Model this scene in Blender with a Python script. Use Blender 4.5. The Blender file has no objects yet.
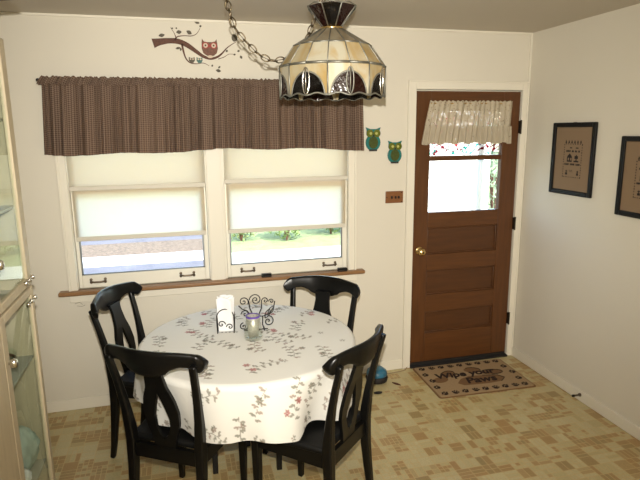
import bpy, bmesh, math, random
import numpy as np
from mathutils import Vector, Matrix
random.seed(7); rng = np.random.default_rng(5)
PI = math.pi
S = bpy.context.scene
COL = S.collection

# ------------------------------------------------------------------ camera
def cam_axes(yaw, pitch, roll):
    cy, sy = math.cos(yaw), math.sin(yaw); cp, sp = math.cos(pitch), math.sin(pitch)
    cr, sr = math.cos(roll), math.sin(roll)
    f = Vector((sy*cp, cy*cp, -sp)); r = Vector((cy, -sy, 0)); u = r.cross(f)
    return cr*r + sr*u, -sr*r + cr*u, f
CR, CU, CF = cam_axes(.2531, .2, -.0094)
CAM = Vector((-2.4974, -3.5612, 1.7758))
cd = bpy.data.cameras.new('camera'); cam = bpy.data.objects.new('camera', cd); COL.objects.link(cam)
cam.matrix_world = Matrix(((CR.x, CU.x, -CF.x, CAM.x), (CR.y, CU.y, -CF.y, CAM.y), (CR.z, CU.z, -CF.z, CAM.z), (0, 0, 0, 1)))
cd.sensor_width = 36; cd.lens = 36*541.6/640; cd.clip_start = .05
S.camera = cam

# ------------------------------------------------------------------ light
FLASH_W, SUN_W, SKY_W, FILL_W, EXPO = 430, 13, 1.0, 70, 0.0
S.view_settings.view_transform = 'Standard'; S.view_settings.look = 'None'
S.view_settings.exposure = EXPO; S.view_settings.gamma = 1; S.view_settings.use_curve_mapping = False
w = bpy.data.worlds.new('world'); S.world = w; w.use_nodes = True
nt = w.node_tree; bg = nt.nodes['Background']
sky = nt.nodes.new('ShaderNodeTexSky'); sky.sky_type = 'NISHITA'; sky.sun_disc = False
sky.sun_elevation = math.radians(42); sky.sun_rotation = math.radians(200)
nt.links.new(sky.outputs[0], bg.inputs[0]); bg.inputs[1].default_value = SKY_W
def lamp(name, kind, loc, aim, energy, color, **kw):
    l = bpy.data.lights.new(name, kind); l.energy = energy; l.color = color
    for k, v in kw.items(): setattr(l, k, v)
    o = bpy.data.objects.new(name, l); COL.objects.link(o); o.location = loc
    o.rotation_euler = (Vector(aim)-Vector(loc)).to_track_quat('-Z', 'Y').to_euler()
    return o
lamp('sun', 'SUN', (0, -3, 8), (-.8, 1.2, 4.0), SUN_W, (1, .95, .86), angle=.01)
fl = CAM + CU*.12
lamp('camera_flash', 'SPOT', fl, fl + CF + CU*.14 - CR*.02, FLASH_W, (1, .955, .865), spot_size=math.radians(90), spot_blend=.95, shadow_soft_size=.011)
lamp('rear_ceiling_light', 'AREA', (-1.9, -4.4, 2.40), (-1.9, -4.3, 0), FILL_W, (1, .90, .76), shape='RECTANGLE', size=1.2, size_y=.9)  # added fill lamp behind the camera, not a fixture of the room

# ------------------------------------------------------------------ materials
MATS = {}
def new_mat(name):
    m = bpy.data.materials.new(name); m.use_nodes = True; MATS[name] = m
    return m, m.node_tree, m.node_tree.nodes['Principled BSDF']
def N(nt, t, **kw):
    n = nt.nodes.new(t)
    for k, v in kw.items():
        if k.startswith('i_'): n.inputs[k[2:].replace('_', ' ')].default_value = v
        elif k.startswith('n') and k[1:].isdigit(): n.inputs[int(k[1:])].default_value = v
        else: setattr(n, k, v)
    return n
def mat(name, col, rough=.6, metal=0, coat=0, noise=0, nscale=20, bump=0, bscale=60, trans=0, ior=1.45, stretch=None, spec=None, emit=None):
    if name in MATS: return MATS[name]
    m, t, b = new_mat(name)
    b.inputs['Base Color'].default_value = (*col, 1); b.inputs['Roughness'].default_value = rough
    b.inputs['Metallic'].default_value = metal; b.inputs['Coat Weight'].default_value = coat
    b.inputs['Transmission Weight'].default_value = trans; b.inputs['IOR'].default_value = ior
    if spec is not None: b.inputs['Specular IOR Level'].default_value = spec
    tc = N(t, 'ShaderNodeTexCoord'); mp = N(t, 'ShaderNodeMapping')
    if stretch: mp.inputs['Scale'].default_value = stretch
    t.links.new(tc.outputs['Object'], mp.inputs[0])
    if noise:
        nz = N(t, 'ShaderNodeTexNoise'); nz.inputs['Scale'].default_value = nscale; nz.inputs['Detail'].default_value = 5
        t.links.new(mp.outputs[0], nz.inputs['Vector'])
        mx = N(t, 'ShaderNodeMix', data_type='RGBA')
        mx.inputs[6].default_value = (*[c*(1-noise) for c in col], 1); mx.inputs[7].default_value = (*[min(1, c*(1+noise)) for c in col], 1)
        t.links.new(nz.outputs[0], mx.inputs[0]); t.links.new(mx.outputs[2], b.inputs['Base Color'])
    if bump:
        nb = N(t, 'ShaderNodeTexNoise'); nb.inputs['Scale'].default_value = bscale
        t.links.new(mp.outputs[0], nb.inputs['Vector'])
        bp = N(t, 'ShaderNodeBump'); bp.inputs['Strength'].default_value = bump; bp.inputs['Distance'].default_value = .01
        t.links.new(nb.outputs[0], bp.inputs['Height']); t.links.new(bp.outputs[0], b.inputs['Normal'])
    return m
M_wall = mat('wall_paint', (.65, .61, .515), .75, noise=.03, nscale=1.5, bump=.03, bscale=90)
M_wallR = M_wall
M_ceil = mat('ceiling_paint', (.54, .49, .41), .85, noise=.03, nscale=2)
M_trim = mat('trim_paint', (.72, .68, .575), .45, noise=.02, nscale=4)
M_sash = mat('sash_paint', (.76, .73, .63), .4, noise=.02, nscale=4)
M_oak = mat('sill_wood', (.24, .125, .052), .4, noise=.3, nscale=6, stretch=(1, 12, 12))
M_door = mat('door_wood', (.088, .031, .0075), .42, coat=.1, noise=.45, nscale=5, stretch=(9, 9, .8), bump=.04)
M_doorH = mat('door_wood_across', (.091, .032, .0075), .42, coat=.1, noise=.45, nscale=5, stretch=(.8, 9, 9), bump=.04)
M_doorP = mat('door_panel_wood', (.072, .025, .006), .45, coat=.1, noise=.4, nscale=5, stretch=(.8, 9, 9))
M_black = mat('black_lacquer', (.003, .003, .0028), .30, coat=.0, noise=.3, nscale=8, spec=.35)
M_blk = mat('black_iron', (.010, .009, .008), .45, metal=.3, noise=.2)
M_seat = mat('black_seat', (.003, .003, .003), .55, noise=.2, spec=.25)
M_brass = mat('brass', (.75, .55, .25), .22, metal=1, noise=.1)
M_abrass = mat('antique_brass', (.13, .10, .06), .35, metal=1, noise=.3, nscale=80)
M_came = mat('lead_came', (.24, .235, .20), .55, metal=.85, noise=.3, nscale=60)
M_hinge = mat('dark_hinge', (.03, .022, .015), .5, metal=.7, noise=.2)
M_chrome = mat('chrome', (.7, .69, .65), .2, metal=1, noise=.05)
M_nickel = mat('bronze_pull', (.17, .13, .09), .35, metal=.8, noise=.3)
M_cab = mat('pale_ash_wood', (.45, .38, .26), .5, noise=.16, nscale=5, stretch=(12, 12, 1))
M_cabB = mat('cabinet_edge', (.20, .13, .06), .5, noise=.2)
M_cabIn = mat('cabinet_inside', (.42, .40, .33), .7, noise=.1)
M_white = mat('paper_white', (.85, .84, .82), .8, noise=.02, bump=.1)
M_frame = mat('black_frame', (.006, .006, .006), .5, noise=.2, spec=.25)
M_rubber = mat('dark_rubber', (.012, .010, .009), .7, noise=.2)
M_ground = mat('ground', (.25, .27, .12), .9, noise=.4, nscale=3)

def glass(name, col=(1, 1, 1), opac=.0, rough=0.0, fres=1.5):
    m, t, b = new_mat(name)
    t.nodes.remove(b); out = t.nodes['Material Output']
    tr = N(t, 'ShaderNodeBsdfTransparent'); tr.inputs[0].default_value = (*col, 1)
    gl = N(t, 'ShaderNodeBsdfGlossy'); gl.inputs['Roughness'].default_value = rough; gl.inputs[0].default_value = (1, 1, 1, 1)
    fr = N(t, 'ShaderNodeFresnel'); fr.inputs[0].default_value = fres
    mx = N(t, 'ShaderNodeMixShader'); ge = N(t, 'ShaderNodeNewGeometry'); fm_ = N(t, 'ShaderNodeMath', operation='MULTIPLY_ADD'); fm_.inputs[1].default_value = -1; fm_.inputs[2].default_value = 1; t.links.new(ge.outputs['Backfacing'], fm_.inputs[0])
    f2 = N(t, 'ShaderNodeMath', operation='MULTIPLY'); t.links.new(fm_.outputs[0], f2.inputs[0]); t.links.new(fr.outputs[0], f2.inputs[1])
    t.links.new(f2.outputs[0], mx.inputs[0]); t.links.new(tr.outputs[0], mx.inputs[1]); t.links.new(gl.outputs[0], mx.inputs[2])
    t.links.new(mx.outputs[0], out.inputs[0])
    return m
M_glass = glass('window_glass', (.97, .98, .97), fres=1.33)
M_cglass = glass('cabinet_glass', (.94, .98, .96), fres=1.25)
M_clear = glass('clear_glass', (.96, .97, .95), fres=1.4)

def translucent(name, col, tcol, fac, noise=0, nscale=10, ncol=None, rough=.8, thr=None):
    """diffuse/gloss front mixed with light passing through"""
    m, t, b = new_mat(name); out = t.nodes['Material Output']
    b.inputs['Roughness'].default_value = rough; b.inputs['Base Color'].default_value = (*col, 1)
    tl = N(t, 'ShaderNodeBsdfTranslucent'); tl.inputs[0].default_value = (*tcol, 1)
    mx = N(t, 'ShaderNodeMixShader'); mx.inputs[0].default_value = fac
    t.links.new(b.outputs[0], mx.inputs[1]); t.links.new(tl.outputs[0], mx.inputs[2]); t.links.new(mx.outputs[0], out.inputs[0])
    if ncol:
        tc = N(t, 'ShaderNodeTexCoord'); mp = N(t, 'ShaderNodeMapping'); mp.inputs['Scale'].default_value = (1, 1, .35)
        t.links.new(tc.outputs['Object'], mp.inputs[0])
        nz = N(t, 'ShaderNodeTexNoise'); nz.inputs['Scale'].default_value = nscale; nz.inputs['Detail'].default_value = 4; nz.inputs['Distortion'].default_value = 1.5
        t.links.new(mp.outputs[0], nz.inputs['Vector'])
        rp = N(t, 'ShaderNodeValToRGB'); rp.color_ramp.elements[0].position = .42; rp.color_ramp.elements[1].position = .62
        rp.color_ramp.elements[0].color = (*col, 1); rp.color_ramp.elements[1].color = (*ncol, 1)
        t.links.new(nz.outputs[0], rp.inputs[0]); t.links.new(rp.outputs[0], b.inputs['Base Color'])
    return m
M_shade = translucent('roller_shade_fabric', (.84, .80, .72), (.97, .915, .82), .80)
M_amber = translucent('marbled_amber_glass', (.41, .36, .235), (.8, .6, .35), .25, ncol=(.38, .27, .11), nscale=13, rough=.18)
M_cream = translucent('cream_slag_glass', (.49, .46, .355), (.8, .7, .5), .25, ncol=(.42, .31, .15), nscale=8, rough=.18)
M_smoke = translucent('smoky_cream_glass', (.30, .26, .18), (.6, .5, .35), .25, ncol=(.24, .19, .12), nscale=8, rough=.2)
M_ruby = mat('ruby_glass', (.010, .002, .0015), .15, coat=.1, bump=.5, bscale=45)
M_hammer = mat('hammered_ruby_glass', (.014, .005, .004), .12, coat=.2, bump=4, bscale=420, spec=1.0)
M_napkin = translucent('napkin_paper', (.86, .86, .86), (.8, .8, .8), .25)

def floor_mat():
    m, t, b = new_mat('vinyl_floor')
    L = t.links.new
    tc = N(t, 'ShaderNodeTexCoord'); mp = N(t, 'ShaderNodeMapping'); mp.inputs['Scale'].default_value = (1/.078, 1/.078, 0)
    L(tc.outputs['Object'], mp.inputs[0])
    def vm(op, a, bb=None, v=None):
        n = N(t, 'ShaderNodeVectorMath', operation=op); L(a, n.inputs[0])
        if bb is not None: L(bb, n.inputs[1])
        if v is not None: n.inputs[1].default_value = v
        return n.outputs[0]
    def mth(op, a, bb=None, v=None):
        n = N(t, 'ShaderNodeMath', operation=op)
        L(a, n.inputs[0])
        if bb is not None: L(bb, n.inputs[1])
        if v is not None: n.inputs[1].default_value = v
        return n.outputs[0]
    cell = vm('FLOOR', mp.outputs[0]); fr = vm('FRACTION', mp.outputs[0])
    wn = N(t, 'ShaderNodeTexWhiteNoise', noise_dimensions='3D'); L(cell, wn.inputs[0])
    sx = N(t, 'ShaderNodeSeparateColor'); L(wn.outputs['Color'], sx.inputs[0])
    # number of splits 1..3 on each axis, chosen per cell
    nx = mth('ADD', mth('FLOOR', mth('MULTIPLY', mth('POWER', sx.outputs[0], v=1.15), v=2.999)), v=1)
    ny = mth('ADD', mth('FLOOR', mth('MULTIPLY', mth('POWER', sx.outputs[1], v=1.15), v=2.999)), v=1)
    cb = N(t, 'ShaderNodeCombineXYZ'); L(nx, cb.inputs[0]); L(ny, cb.inputs[1]); cb.inputs[2].default_value = 1
    sub = vm('MULTIPLY', fr, cb.outputs[0]); sc = vm('FLOOR', sub); sf = vm('FRACTION', sub)
    key = vm('ADD', vm('MULTIPLY', cell, v=(7.13, 5.77, 1)), sc)
    wn2 = N(t, 'ShaderNodeTexWhiteNoise', noise_dimensions='3D'); L(key, wn2.inputs[0])
    # distance to tile edge in cell units
    ab = vm('ABSOLUTE', vm('SUBTRACT', sf, v=(.5, .5, .5))); ed = vm('SUBTRACT', ab, v=(.5, .5, 0))
    ed2 = vm('DIVIDE', vm('ABSOLUTE', ed), cb.outputs[0]); se = N(t, 'ShaderNodeSeparateXYZ'); L(ed2, se.inputs[0])
    mn = mth('MINIMUM', se.outputs[0], se.outputs[1]); line = mth('LESS_THAN', mn, v=.026)
    rp = N(t, 'ShaderNodeValToRGB'); cr = rp.color_ramp
    cr.elements[0].position = 0; cr.elements[0].color = (.37, .285, .12, 1); cr.elements[1].position = 1; cr.elements[1].color = (.65, .575, .32, 1)
    for p, c in ((.36, (.47, .295, .115, 1)), (.46, (.56, .475, .24, 1)), (.7, (.61, .525, .285, 1))):
        e = cr.elements.new(p); e.color = c
    # whole-cell darkness plus a little per tile
    mixv = mth('ADD', mth('MULTIPLY', sx.outputs[2], v=.6), mth('MULTIPLY', wn2.outputs[0], v=.4))
    L(mixv, rp.inputs[0])
    nz = N(t, 'ShaderNodeTexNoise'); nz.inputs['Scale'].default_value = 140; L(tc.outputs['Object'], nz.inputs['Vector'])
    m1 = N(t, 'ShaderNodeMix', data_type='RGBA', blend_type='MULTIPLY'); m1.inputs[0].default_value = .45
    L(rp.outputs[0], m1.inputs[6]); L(nz.outputs[0], m1.inputs[7])
    m2 = N(t, 'ShaderNodeMix', data_type='RGBA'); L(line, m2.inputs[0]); L(m1.outputs[2], m2.inputs[6]); m2.inputs[7].default_value = (.50, .375, .175, 1)
    L(m2.outputs[2], b.inputs['Base Color']); b.inputs['Roughness'].default_value = .42
    return m
M_floor = floor_mat()

def check_mat():
    m, t, b = new_mat('brown_checked_cotton'); L = t.links.new; out = t.nodes['Material Output']
    uv = N(t, 'ShaderNodeUVMap'); ck = N(t, 'ShaderNodeTexChecker'); ck.inputs['Scale'].default_value = 1/.0078
    mp = N(t, 'ShaderNodeMapping'); mp.inputs['Rotation'].default_value = (0, 0, PI/4)
    L(uv.outputs[0], mp.inputs[0]); L(mp.outputs[0], ck.inputs[0])
    ck.inputs[1].default_value = (.085, .052, .036, 1); ck.inputs[2].default_value = (.265, .185, .135, 1)
    L(ck.outputs[0], b.inputs['Base Color']); b.inputs['Roughness'].default_value = .9
    tl = N(t, 'ShaderNodeBsdfTranslucent'); tl.inputs[0].default_value = (.16, .075, .045, 1)
    mx = N(t, 'ShaderNodeMixShader'); mx.inputs[0].default_value = .3
    L(b.outputs[0], mx.inputs[1]); L(tl.outputs[0], mx.inputs[2]); L(mx.outputs[0], out.inputs[0])
    return m
M_check = check_mat()

def lace_mat():
    m, t, b = new_mat('cream_lace'); L = t.links.new; out = t.nodes['Material Output']
    uv = N(t, 'ShaderNodeUVMap')
    vo = N(t, 'ShaderNodeTexVoronoi', feature='DISTANCE_TO_EDGE'); vo.inputs['Scale'].default_value = 95; L(uv.outputs[0], vo.inputs['Vector'])
    nz = N(t, 'ShaderNodeTexNoise'); nz.inputs['Scale'].default_value = 38; L(uv.outputs[0], nz.inputs['Vector'])
    a = N(t, 'ShaderNodeMath', operation='MULTIPLY_ADD'); L(nz.outputs[0], a.inputs[0]); a.inputs[1].default_value = .55; a.inputs[2].default_value = .04
    lt = N(t, 'ShaderNodeMath', operation='LESS_THAN'); L(vo.outputs[0], lt.inputs[0]); L(a.outputs[0], lt.inputs[1])
    b.inputs['Base Color'].default_value = (.52, .45, .33, 1); b.inputs['Roughness'].default_value = .9
    tl = N(t, 'ShaderNodeBsdfTranslucent'); tl.inputs[0].default_value = (.30, .25, .18, 1)
    m0 = N(t, 'ShaderNodeMixShader'); m0.inputs[0].default_value = .2; L(b.outputs[0], m0.inputs[1]); L(tl.outputs[0], m0.inputs[2])
    tr = N(t, 'ShaderNodeBsdfTransparent'); mx = N(t, 'ShaderNodeMixShader')
    L(lt.outputs[0], mx.inputs[0]); L(tr.outputs[0], mx.inputs[1]); L(m0.outputs[0], mx.inputs[2]); L(mx.outputs[0], out.inputs[0])
    return m
M_lace = lace_mat()

def film_mat():
    m, t, b = new_mat('floral_window_film'); L = t.links.new; out = t.nodes['Material Output']
    tc = N(t, 'ShaderNodeTexCoord'); nz = N(t, 'ShaderNodeTexNoise'); nz.inputs['Scale'].default_value = 9; L(tc.outputs['Object'], nz.inputs['Vector'])
    ad = N(t, 'ShaderNodeMix', data_type='RGBA', blend_type='ADD'); ad.inputs[0].default_value = .18; L(tc.outputs['Object'], ad.inputs[6]); L(nz.outputs['Color'], ad.inputs[7])
    vo = N(t, 'ShaderNodeTexVoronoi', feature='DISTANCE_TO_EDGE'); vo.inputs['Scale'].default_value = 17; L(ad.outputs[2], vo.inputs['Vector'])
    lt = N(t, 'ShaderNodeMath', operation='LESS_THAN'); L(vo.outputs[0], lt.inputs[0]); lt.inputs[1].default_value = .055
    n2 = N(t, 'ShaderNodeTexNoise'); n2.inputs['Scale'].default_value = 7; L(tc.outputs['Object'], n2.inputs['Vector'])
    rp = N(t, 'ShaderNodeValToRGB'); rp.color_ramp.interpolation = 'CONSTANT'
    rp.color_ramp.elements[0].color = (.10, .42, .40, 1); rp.color_ramp.elements[1].position = .42; rp.color_ramp.elements[1].color = (.30, .03, .06, 1)
    e = rp.color_ramp.elements.new(.55); e.color = (.55, .10, .14, 1); e = rp.color_ramp.elements.new(.66); e.color = (.04, .05, .05, 1)
    L(n2.outputs[0], rp.inputs[0])
    mx = N(t, 'ShaderNodeMix', data_type='RGBA'); L(lt.outputs[0], mx.inputs[0]); mx.inputs[6].default_value = (.9, .88, .88, 1); L(rp.outputs[0], mx.inputs[7])
    tl = N(t, 'ShaderNodeBsdfTransparent'); L(mx.outputs[2], tl.inputs[0])
    df = N(t, 'ShaderNodeBsdfDiffuse'); L(mx.outputs[2], df.inputs[0])
    ms = N(t, 'ShaderNodeMixShader'); ms.inputs[0].default_value = .15; L(tl.outputs[0], ms.inputs[1]); L(df.outputs[0], ms.inputs[2]); L(ms.outputs[0], out.inputs[0])
    return m
M_film = film_mat()

def attr_mat(name, rough=.85, trans=0, bump=0):
    m, t, b = new_mat(name); L = t.links.new; out = t.nodes['Material Output']
    at = N(t, 'ShaderNodeAttribute', attribute_name='Col'); L(at.outputs[0], b.inputs['Base Color']); b.inputs['Roughness'].default_value = rough
    if bump:
        tc = N(t, 'ShaderNodeTexCoord'); nz = N(t, 'ShaderNodeTexNoise'); nz.inputs['Scale'].default_value = 9; L(tc.outputs['Object'], nz.inputs['Vector'])
        bp = N(t, 'ShaderNodeBump'); bp.inputs['Strength'].default_value = bump; bp.inputs['Distance'].default_value = .02; L(nz.outputs[0], bp.inputs['Height']); L(bp.outputs[0], b.inputs['Normal'])
    return m

# ------------------------------------------------------------------ mesh helpers
def obj(name, bm, m, parent=None, smooth=False, bevel=0, seg=2, sub=0, solid=0):
    me = bpy.data.meshes.new(name)
    if isinstance(bm, bpy.types.Mesh): me = bm
    else:
        bmesh.ops.recalc_face_normals(bm, faces=bm.faces) if not getattr(bm, 'keep', False) else None
        bm.to_mesh(me); bm.free()
    if m: me.materials.append(m)
    o = bpy.data.objects.new(name, me); COL.objects.link(o)
    if parent: o.parent = parent
    if solid:
        s = o.modifiers.new('solid', 'SOLIDIFY'); s.thickness = solid; s.offset = 0
    if bevel:
        b = o.modifiers.new('bevel', 'BEVEL'); b.width = bevel; b.segments = seg; b.limit_method = 'ANGLE'; b.angle_limit = math.radians(38)
    if sub:
        s = o.modifiers.new('sub', 'SUBSURF'); s.levels = sub; s.render_levels = sub
    if smooth or bevel:
        for p in me.polygons: p.use_smooth = True
        if not smooth:
            me.set_sharp_from_angle(angle=math.radians(38)) if hasattr(me, 'set_sharp_from_angle') else None
    return o
def tag(o, label=None, cat=None, group=None, kind=None):
    if label: o['label'] = label
    if cat: o['category'] = cat
    if group: o['group'] = group
    if kind: o['kind'] = kind
    return o
def thing(name, label, cat, loc=(0, 0, 0), rz=0, group=None):
    o = bpy.data.objects.new(name, None); COL.objects.link(o); o.location = loc; o.rotation_euler = (0, 0, rz)
    o.empty_display_size = .05
    return tag(o, label, cat, group)
def struct(name, bm, m, parent=None, **kw):
    o = obj(name, bm, m, parent, **kw)
    if parent is None: o['kind'] = 'structure'
    return o
def dup(root, loc, rz, label=None):
    r = root.copy(); COL.objects.link(r); r.location = loc; r.rotation_euler = (0, 0, rz)
    if label: r['label'] = label
    for ch in list(root.children):
        c = ch.copy(); COL.objects.link(c); c.parent = r
        for g in list(ch.children):
            d = g.copy(); COL.objects.link(d); d.parent = c
    return r
NB = bmesh.new
def box(bm, x0, x1, y0, y1, z0, z1):
    v = [bm.verts.new((x, y, z)) for z in (z0, z1) for y in (y0, y1) for x in (x0, x1)]
    for f in ((0, 2, 3, 1), (4, 5, 7, 6), (0, 1, 5, 4), (2, 6, 7, 3), (0, 4, 6, 2), (1, 3, 7, 5)): bm.faces.new([v[i] for i in f])
    return bm
def B(*a): return box(NB(), *a)
def frames(pts, up=None):
    pts = [Vector(p) for p in pts]; out = []; n = None
    for i, p in enumerate(pts):
        t = (pts[min(i+1, len(pts)-1)] - pts[max(i-1, 0)]).normalized()
        if n is None:
            a = Vector(up) if up else (Vector((0, 0, 1)) if abs(t.z) < .9 else Vector((1, 0, 0)))
            n = (a - a.dot(t)*t).normalized()
        else: n = (n - n.dot(t)*t).normalized()
        out.append((p, n, t.cross(n)))
    return out
def tube(bm, pts, r, seg=8, closed=False):
    pts = [Vector(p) for p in pts]
    rr = r if isinstance(r, (list, tuple)) else [r]*len(pts)
    if closed:
        # parallel frames round a loop
        fr = frames(pts + [pts[0]])[:-1]
    else: fr = frames(pts)
    rings = [[bm.verts.new(p + (math.cos(2*PI*k/seg)*n + math.sin(2*PI*k/seg)*b_)*q) for k in range(seg)] for (p, n, b_), q in zip(fr, rr)]
    m = len(rings)
    for i in range(m if closed else m-1):
        a, c = rings[i], rings[(i+1) % m]
        for k in range(seg): bm.faces.new((a[k], a[(k+1) % seg], c[(k+1) % seg], c[k]))
    if not closed:
        bm.faces.new(rings[0][::-1]); bm.faces.new(rings[-1])
    return bm
def sweep(bm, pts, ws, ds, up=(1, 0, 0)):
    """rectangular section: w along `up`, d across"""
    fr = frames(pts, up); rings = []
    for (p, n, b_), w_, d_ in zip(fr, ws, ds):
        rings.append([bm.verts.new(p + n*sx*w_/2 + b_*sy*d_/2) for sx, sy in ((-1, -1), (1, -1), (1, 1), (-1, 1))])
    for a, c in zip(rings, rings[1:]):
        for k in range(4): bm.faces.new((a[k], a[(k+1) % 4], c[(k+1) % 4], c[k]))
    bm.faces.new(rings[0][::-1]); bm.faces.new(rings[-1])
    return bm
def lathe(bm, prof, seg=32, c=(0, 0, 0), cap=True, rfun=None):
    rings = []
    for r, z in prof:
        rings.append([bm.verts.new((c[0]+r*math.cos(2*PI*k/seg), c[1]+r*math.sin(2*PI*k/seg), c[2]+z)) for k in range(seg)])
    for a, d in zip(rings, rings[1:]):
        for k in range(seg): bm.faces.new((a[k], a[(k+1) % seg], d[(k+1) % seg], d[k]))
    if cap: bm.faces.new(rings[0][::-1]); bm.faces.new(rings[-1])
    return bm
def prism(bm, poly, mapf, t):
    """poly: 2D points; mapf(u, v, w) -> world; thickness 0..t along w"""
    a = [bm.verts.new(mapf(u, v, 0)) for u, v in poly]; b = [bm.verts.new(mapf(u, v, t)) for u, v in poly]
    bm.faces.new(a); bm.faces.new(b[::-1]); n = len(poly)
    for i in range(n): bm.faces.new((a[i], b[i], b[(i+1) % n], a[(i+1) % n]))
    return bm
def ell(cx, cy, rx, ry, n=20, rot=0):
    return [(cx + rx*math.cos(t)*math.cos(rot) - ry*math.sin(t)*math.sin(rot), cy + rx*math.cos(t)*math.sin(rot) + ry*math.sin(t)*math.cos(rot)) for t in [2*PI*i/n for i in range(n)]]
def leaf(cx, cy, L_, W_, rot):
    n = 8; up = [(-L_/2 + L_*i/n, W_/2*math.sin(PI*i/n)) for i in range(n+1)]; dn = [(x, -y) for x, y in up[1:-1]][::-1]
    c, s = math.cos(rot), math.sin(rot)
    return [(cx + x*c - y*s, cy + x*s + y*c) for x, y in up+dn]
def grid_mesh(name, nu, nv, f, uvf=None, colf=None, closed_u=False):
    """dense regular grid built by numpy; f(u,v)->(x,y,z) arrays"""
    uu, vv = np.meshgrid(np.arange(nu), np.arange(nv), indexing='ij')
    X, Y, Z = f(uu, vv); co = np.stack([X, Y, Z], -1).reshape(-1, 3)
    eu = nu if closed_u else nu-1
    a, b = np.meshgrid(np.arange(eu), np.arange(nv-1), indexing='ij'); a2 = (a+1) % nu
    fc = np.stack([a*nv+b, a2*nv+b, a2*nv+b+1, a*nv+b+1], -1).reshape(-1, 4)
    me = bpy.data.meshes.new(name)
    me.vertices.add(len(co)); me.vertices.foreach_set('co', co.ravel())
    me.loops.add(fc.size); me.loops.foreach_set('vertex_index', fc.ravel())
    me.polygons.add(len(fc)); me.polygons.foreach_set('loop_start', np.arange(0, fc.size, 4)); me.polygons.foreach_set('loop_total', np.full(len(fc), 4))
    me.update(); me.validate()
    me.polygons.foreach_set('use_smooth', np.ones(len(fc), bool))
    if uvf is not None:
        U, V = uvf(uu, vv); uv = np.stack([U, V], -1).reshape(-1, 2)[fc.ravel()]
        l = me.uv_layers.new(name='UVMap'); l.data.foreach_set('uv', uv.ravel())
    if colf is not None:
        c = colf(uu, vv).reshape(-1, 3); c4 = np.concatenate([c, np.ones((len(c), 1))], 1)
        at = me.color_attributes.new('Col', 'FLOAT_COLOR', 'POINT'); at.data.foreach_set('color', c4.astype(np.float32).ravel())
    return me

# ------------------------------------------------------------------ the room
XL, YB, ZC = -3.54, -5.0, 2.44
WT = .14
struct('floor', B(XL-WT, WT, YB-WT, WT, -.1, 0), M_floor)
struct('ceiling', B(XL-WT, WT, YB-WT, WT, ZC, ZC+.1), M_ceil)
bm = NB()
WX0, WX1, WZ0, WZ1 = -3.175, -1.345, .805, 2.02       # window opening
DX0, DX1, DZ1 = -.885, -.055, 2.045                     # door opening
for a in ((XL, WX0, 0, WT, 0, ZC), (WX0, WX1, 0, WT, 0, WZ0), (WX0, WX1, 0, WT, WZ1, ZC), (WX1, DX0, 0, WT, 0, ZC), (DX0, DX1, 0, WT, DZ1, ZC), (DX1, 0, 0, WT, 0, ZC)): box(bm, *a)
struct('wall_back', bm, M_wall)
struct('wall_right', B(0, WT, YB, WT, 0, ZC), M_wallR)
struct('wall_left', B(XL-WT, XL, YB, WT, 0, ZC), M_wall)
struct('wall_front', B(XL-WT, WT, YB-WT, YB, 0, ZC), M_wall)
def skirting(name, x0, x1, y0, y1): 
    struct(name, B(x0, x1, y0, y1, 0, .075), M_trim, bevel=.004)
skirting('baseboard_back', XL, -.945, -.013, 0)
skirting('baseboard_right', -.013, 0, YB, -.02)
skirting('baseboard_left', XL, XL+.013, YB, 0)
# thin cove strip along the top of the back wall and the corner strip
struct('trim_1', B(XL, 0, -.012, 0, ZC-.012, ZC), M_trim)
struct('trim_2', B(-.012, 0, -.012, 0, .075, ZC-.012), M_trim)

# door casing (structure) with stepped profile
bm = NB()
for x0, x1 in ((-.945, -.885), (-.055, -.004)):
    box(bm, x0, x1, -.016, 0, 0, 2.105)
box(bm, -.885, -.055, -.016, 0, 2.045, 2.105)
box(bm, -.945, -.933, -.024, -.016, 0, 2.105); box(bm, -.933, -.016, -.024, -.016, 2.093, 2.105); box(bm, -.016, -.004, -.024, -.016, 0, 2.105)
box(bm, -.898, -.885, -.004, .1, 0, 2.045); box(bm, -.885, -.875, .045, .1, 0, 2.045); box(bm, -.065, -.055, .045, .1, 0, 2.045); box(bm, -.875, -.065, .045, .1, 2.035, 2.045)
struct('trim_3', bm, M_trim, bevel=.003)
struct('trim_4', B(-.885, -.055, -.03, WT, 0, .014), M_rubber)   # threshold

# ------------------------------------------------------------------ entry door
d = bpy.data.objects.new('door_1', None); COL.objects.link(d); d['kind'] = 'structure'; d.location = (0, 0, 0)
dx0, dx1, dy0, dy1 = -.880, -.060, .002, .042
gx0, gx1 = -.765, -.192
bm = NB(); box(bm, dx0, gx0, dy0, dy1, .018, 2.035); box(bm, gx1, dx1, dy0, dy1, .018, 2.035)
obj('stile', bm, M_door, d, bevel=.003)
bm = NB()
for z0, z1 in ((.018, .26), (.43, .56), (.75, .87), (1.07, 1.182), (1.553, 1.588), (1.90, 2.035)): box(bm, gx0, gx1, dy0, dy1, z0, z1)
obj('rail', bm, M_doorH, d, bevel=.003)
for z0, z1 in ((.26, .43), (.56, .75), (.87, 1.07)):
    bm = NB(); box(bm, gx0, gx1, .018, .03, z0, z1)
    i0, i1, k0, k1 = gx0+.012, gx1-.012, z0+.012, z1-.012      # moulding strips
    for a in ((gx0, gx1, .008, .018, z0, k0), (gx0, gx1, .008, .018, k1, z1), (gx0, i0, .008, .018, k0, k1), (i1, gx1, .008, .018, k0, k1)): box(bm, *a)
    obj('panel', bm, M_doorP, d, bevel=.004)
obj('pane', B(gx0, gx1, .022, .026, 1.182, 1.553), M_glass, d)
p = obj('pane', B(gx0, gx1, .022, .026, 1.588, 1.90), M_glass, d)
o = obj('window_film', B(gx0+.002, gx1-.002, .0195, .0215, 1.59, 1.898), M_film, p); o['label'] = 'red and teal floral stained film'
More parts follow.
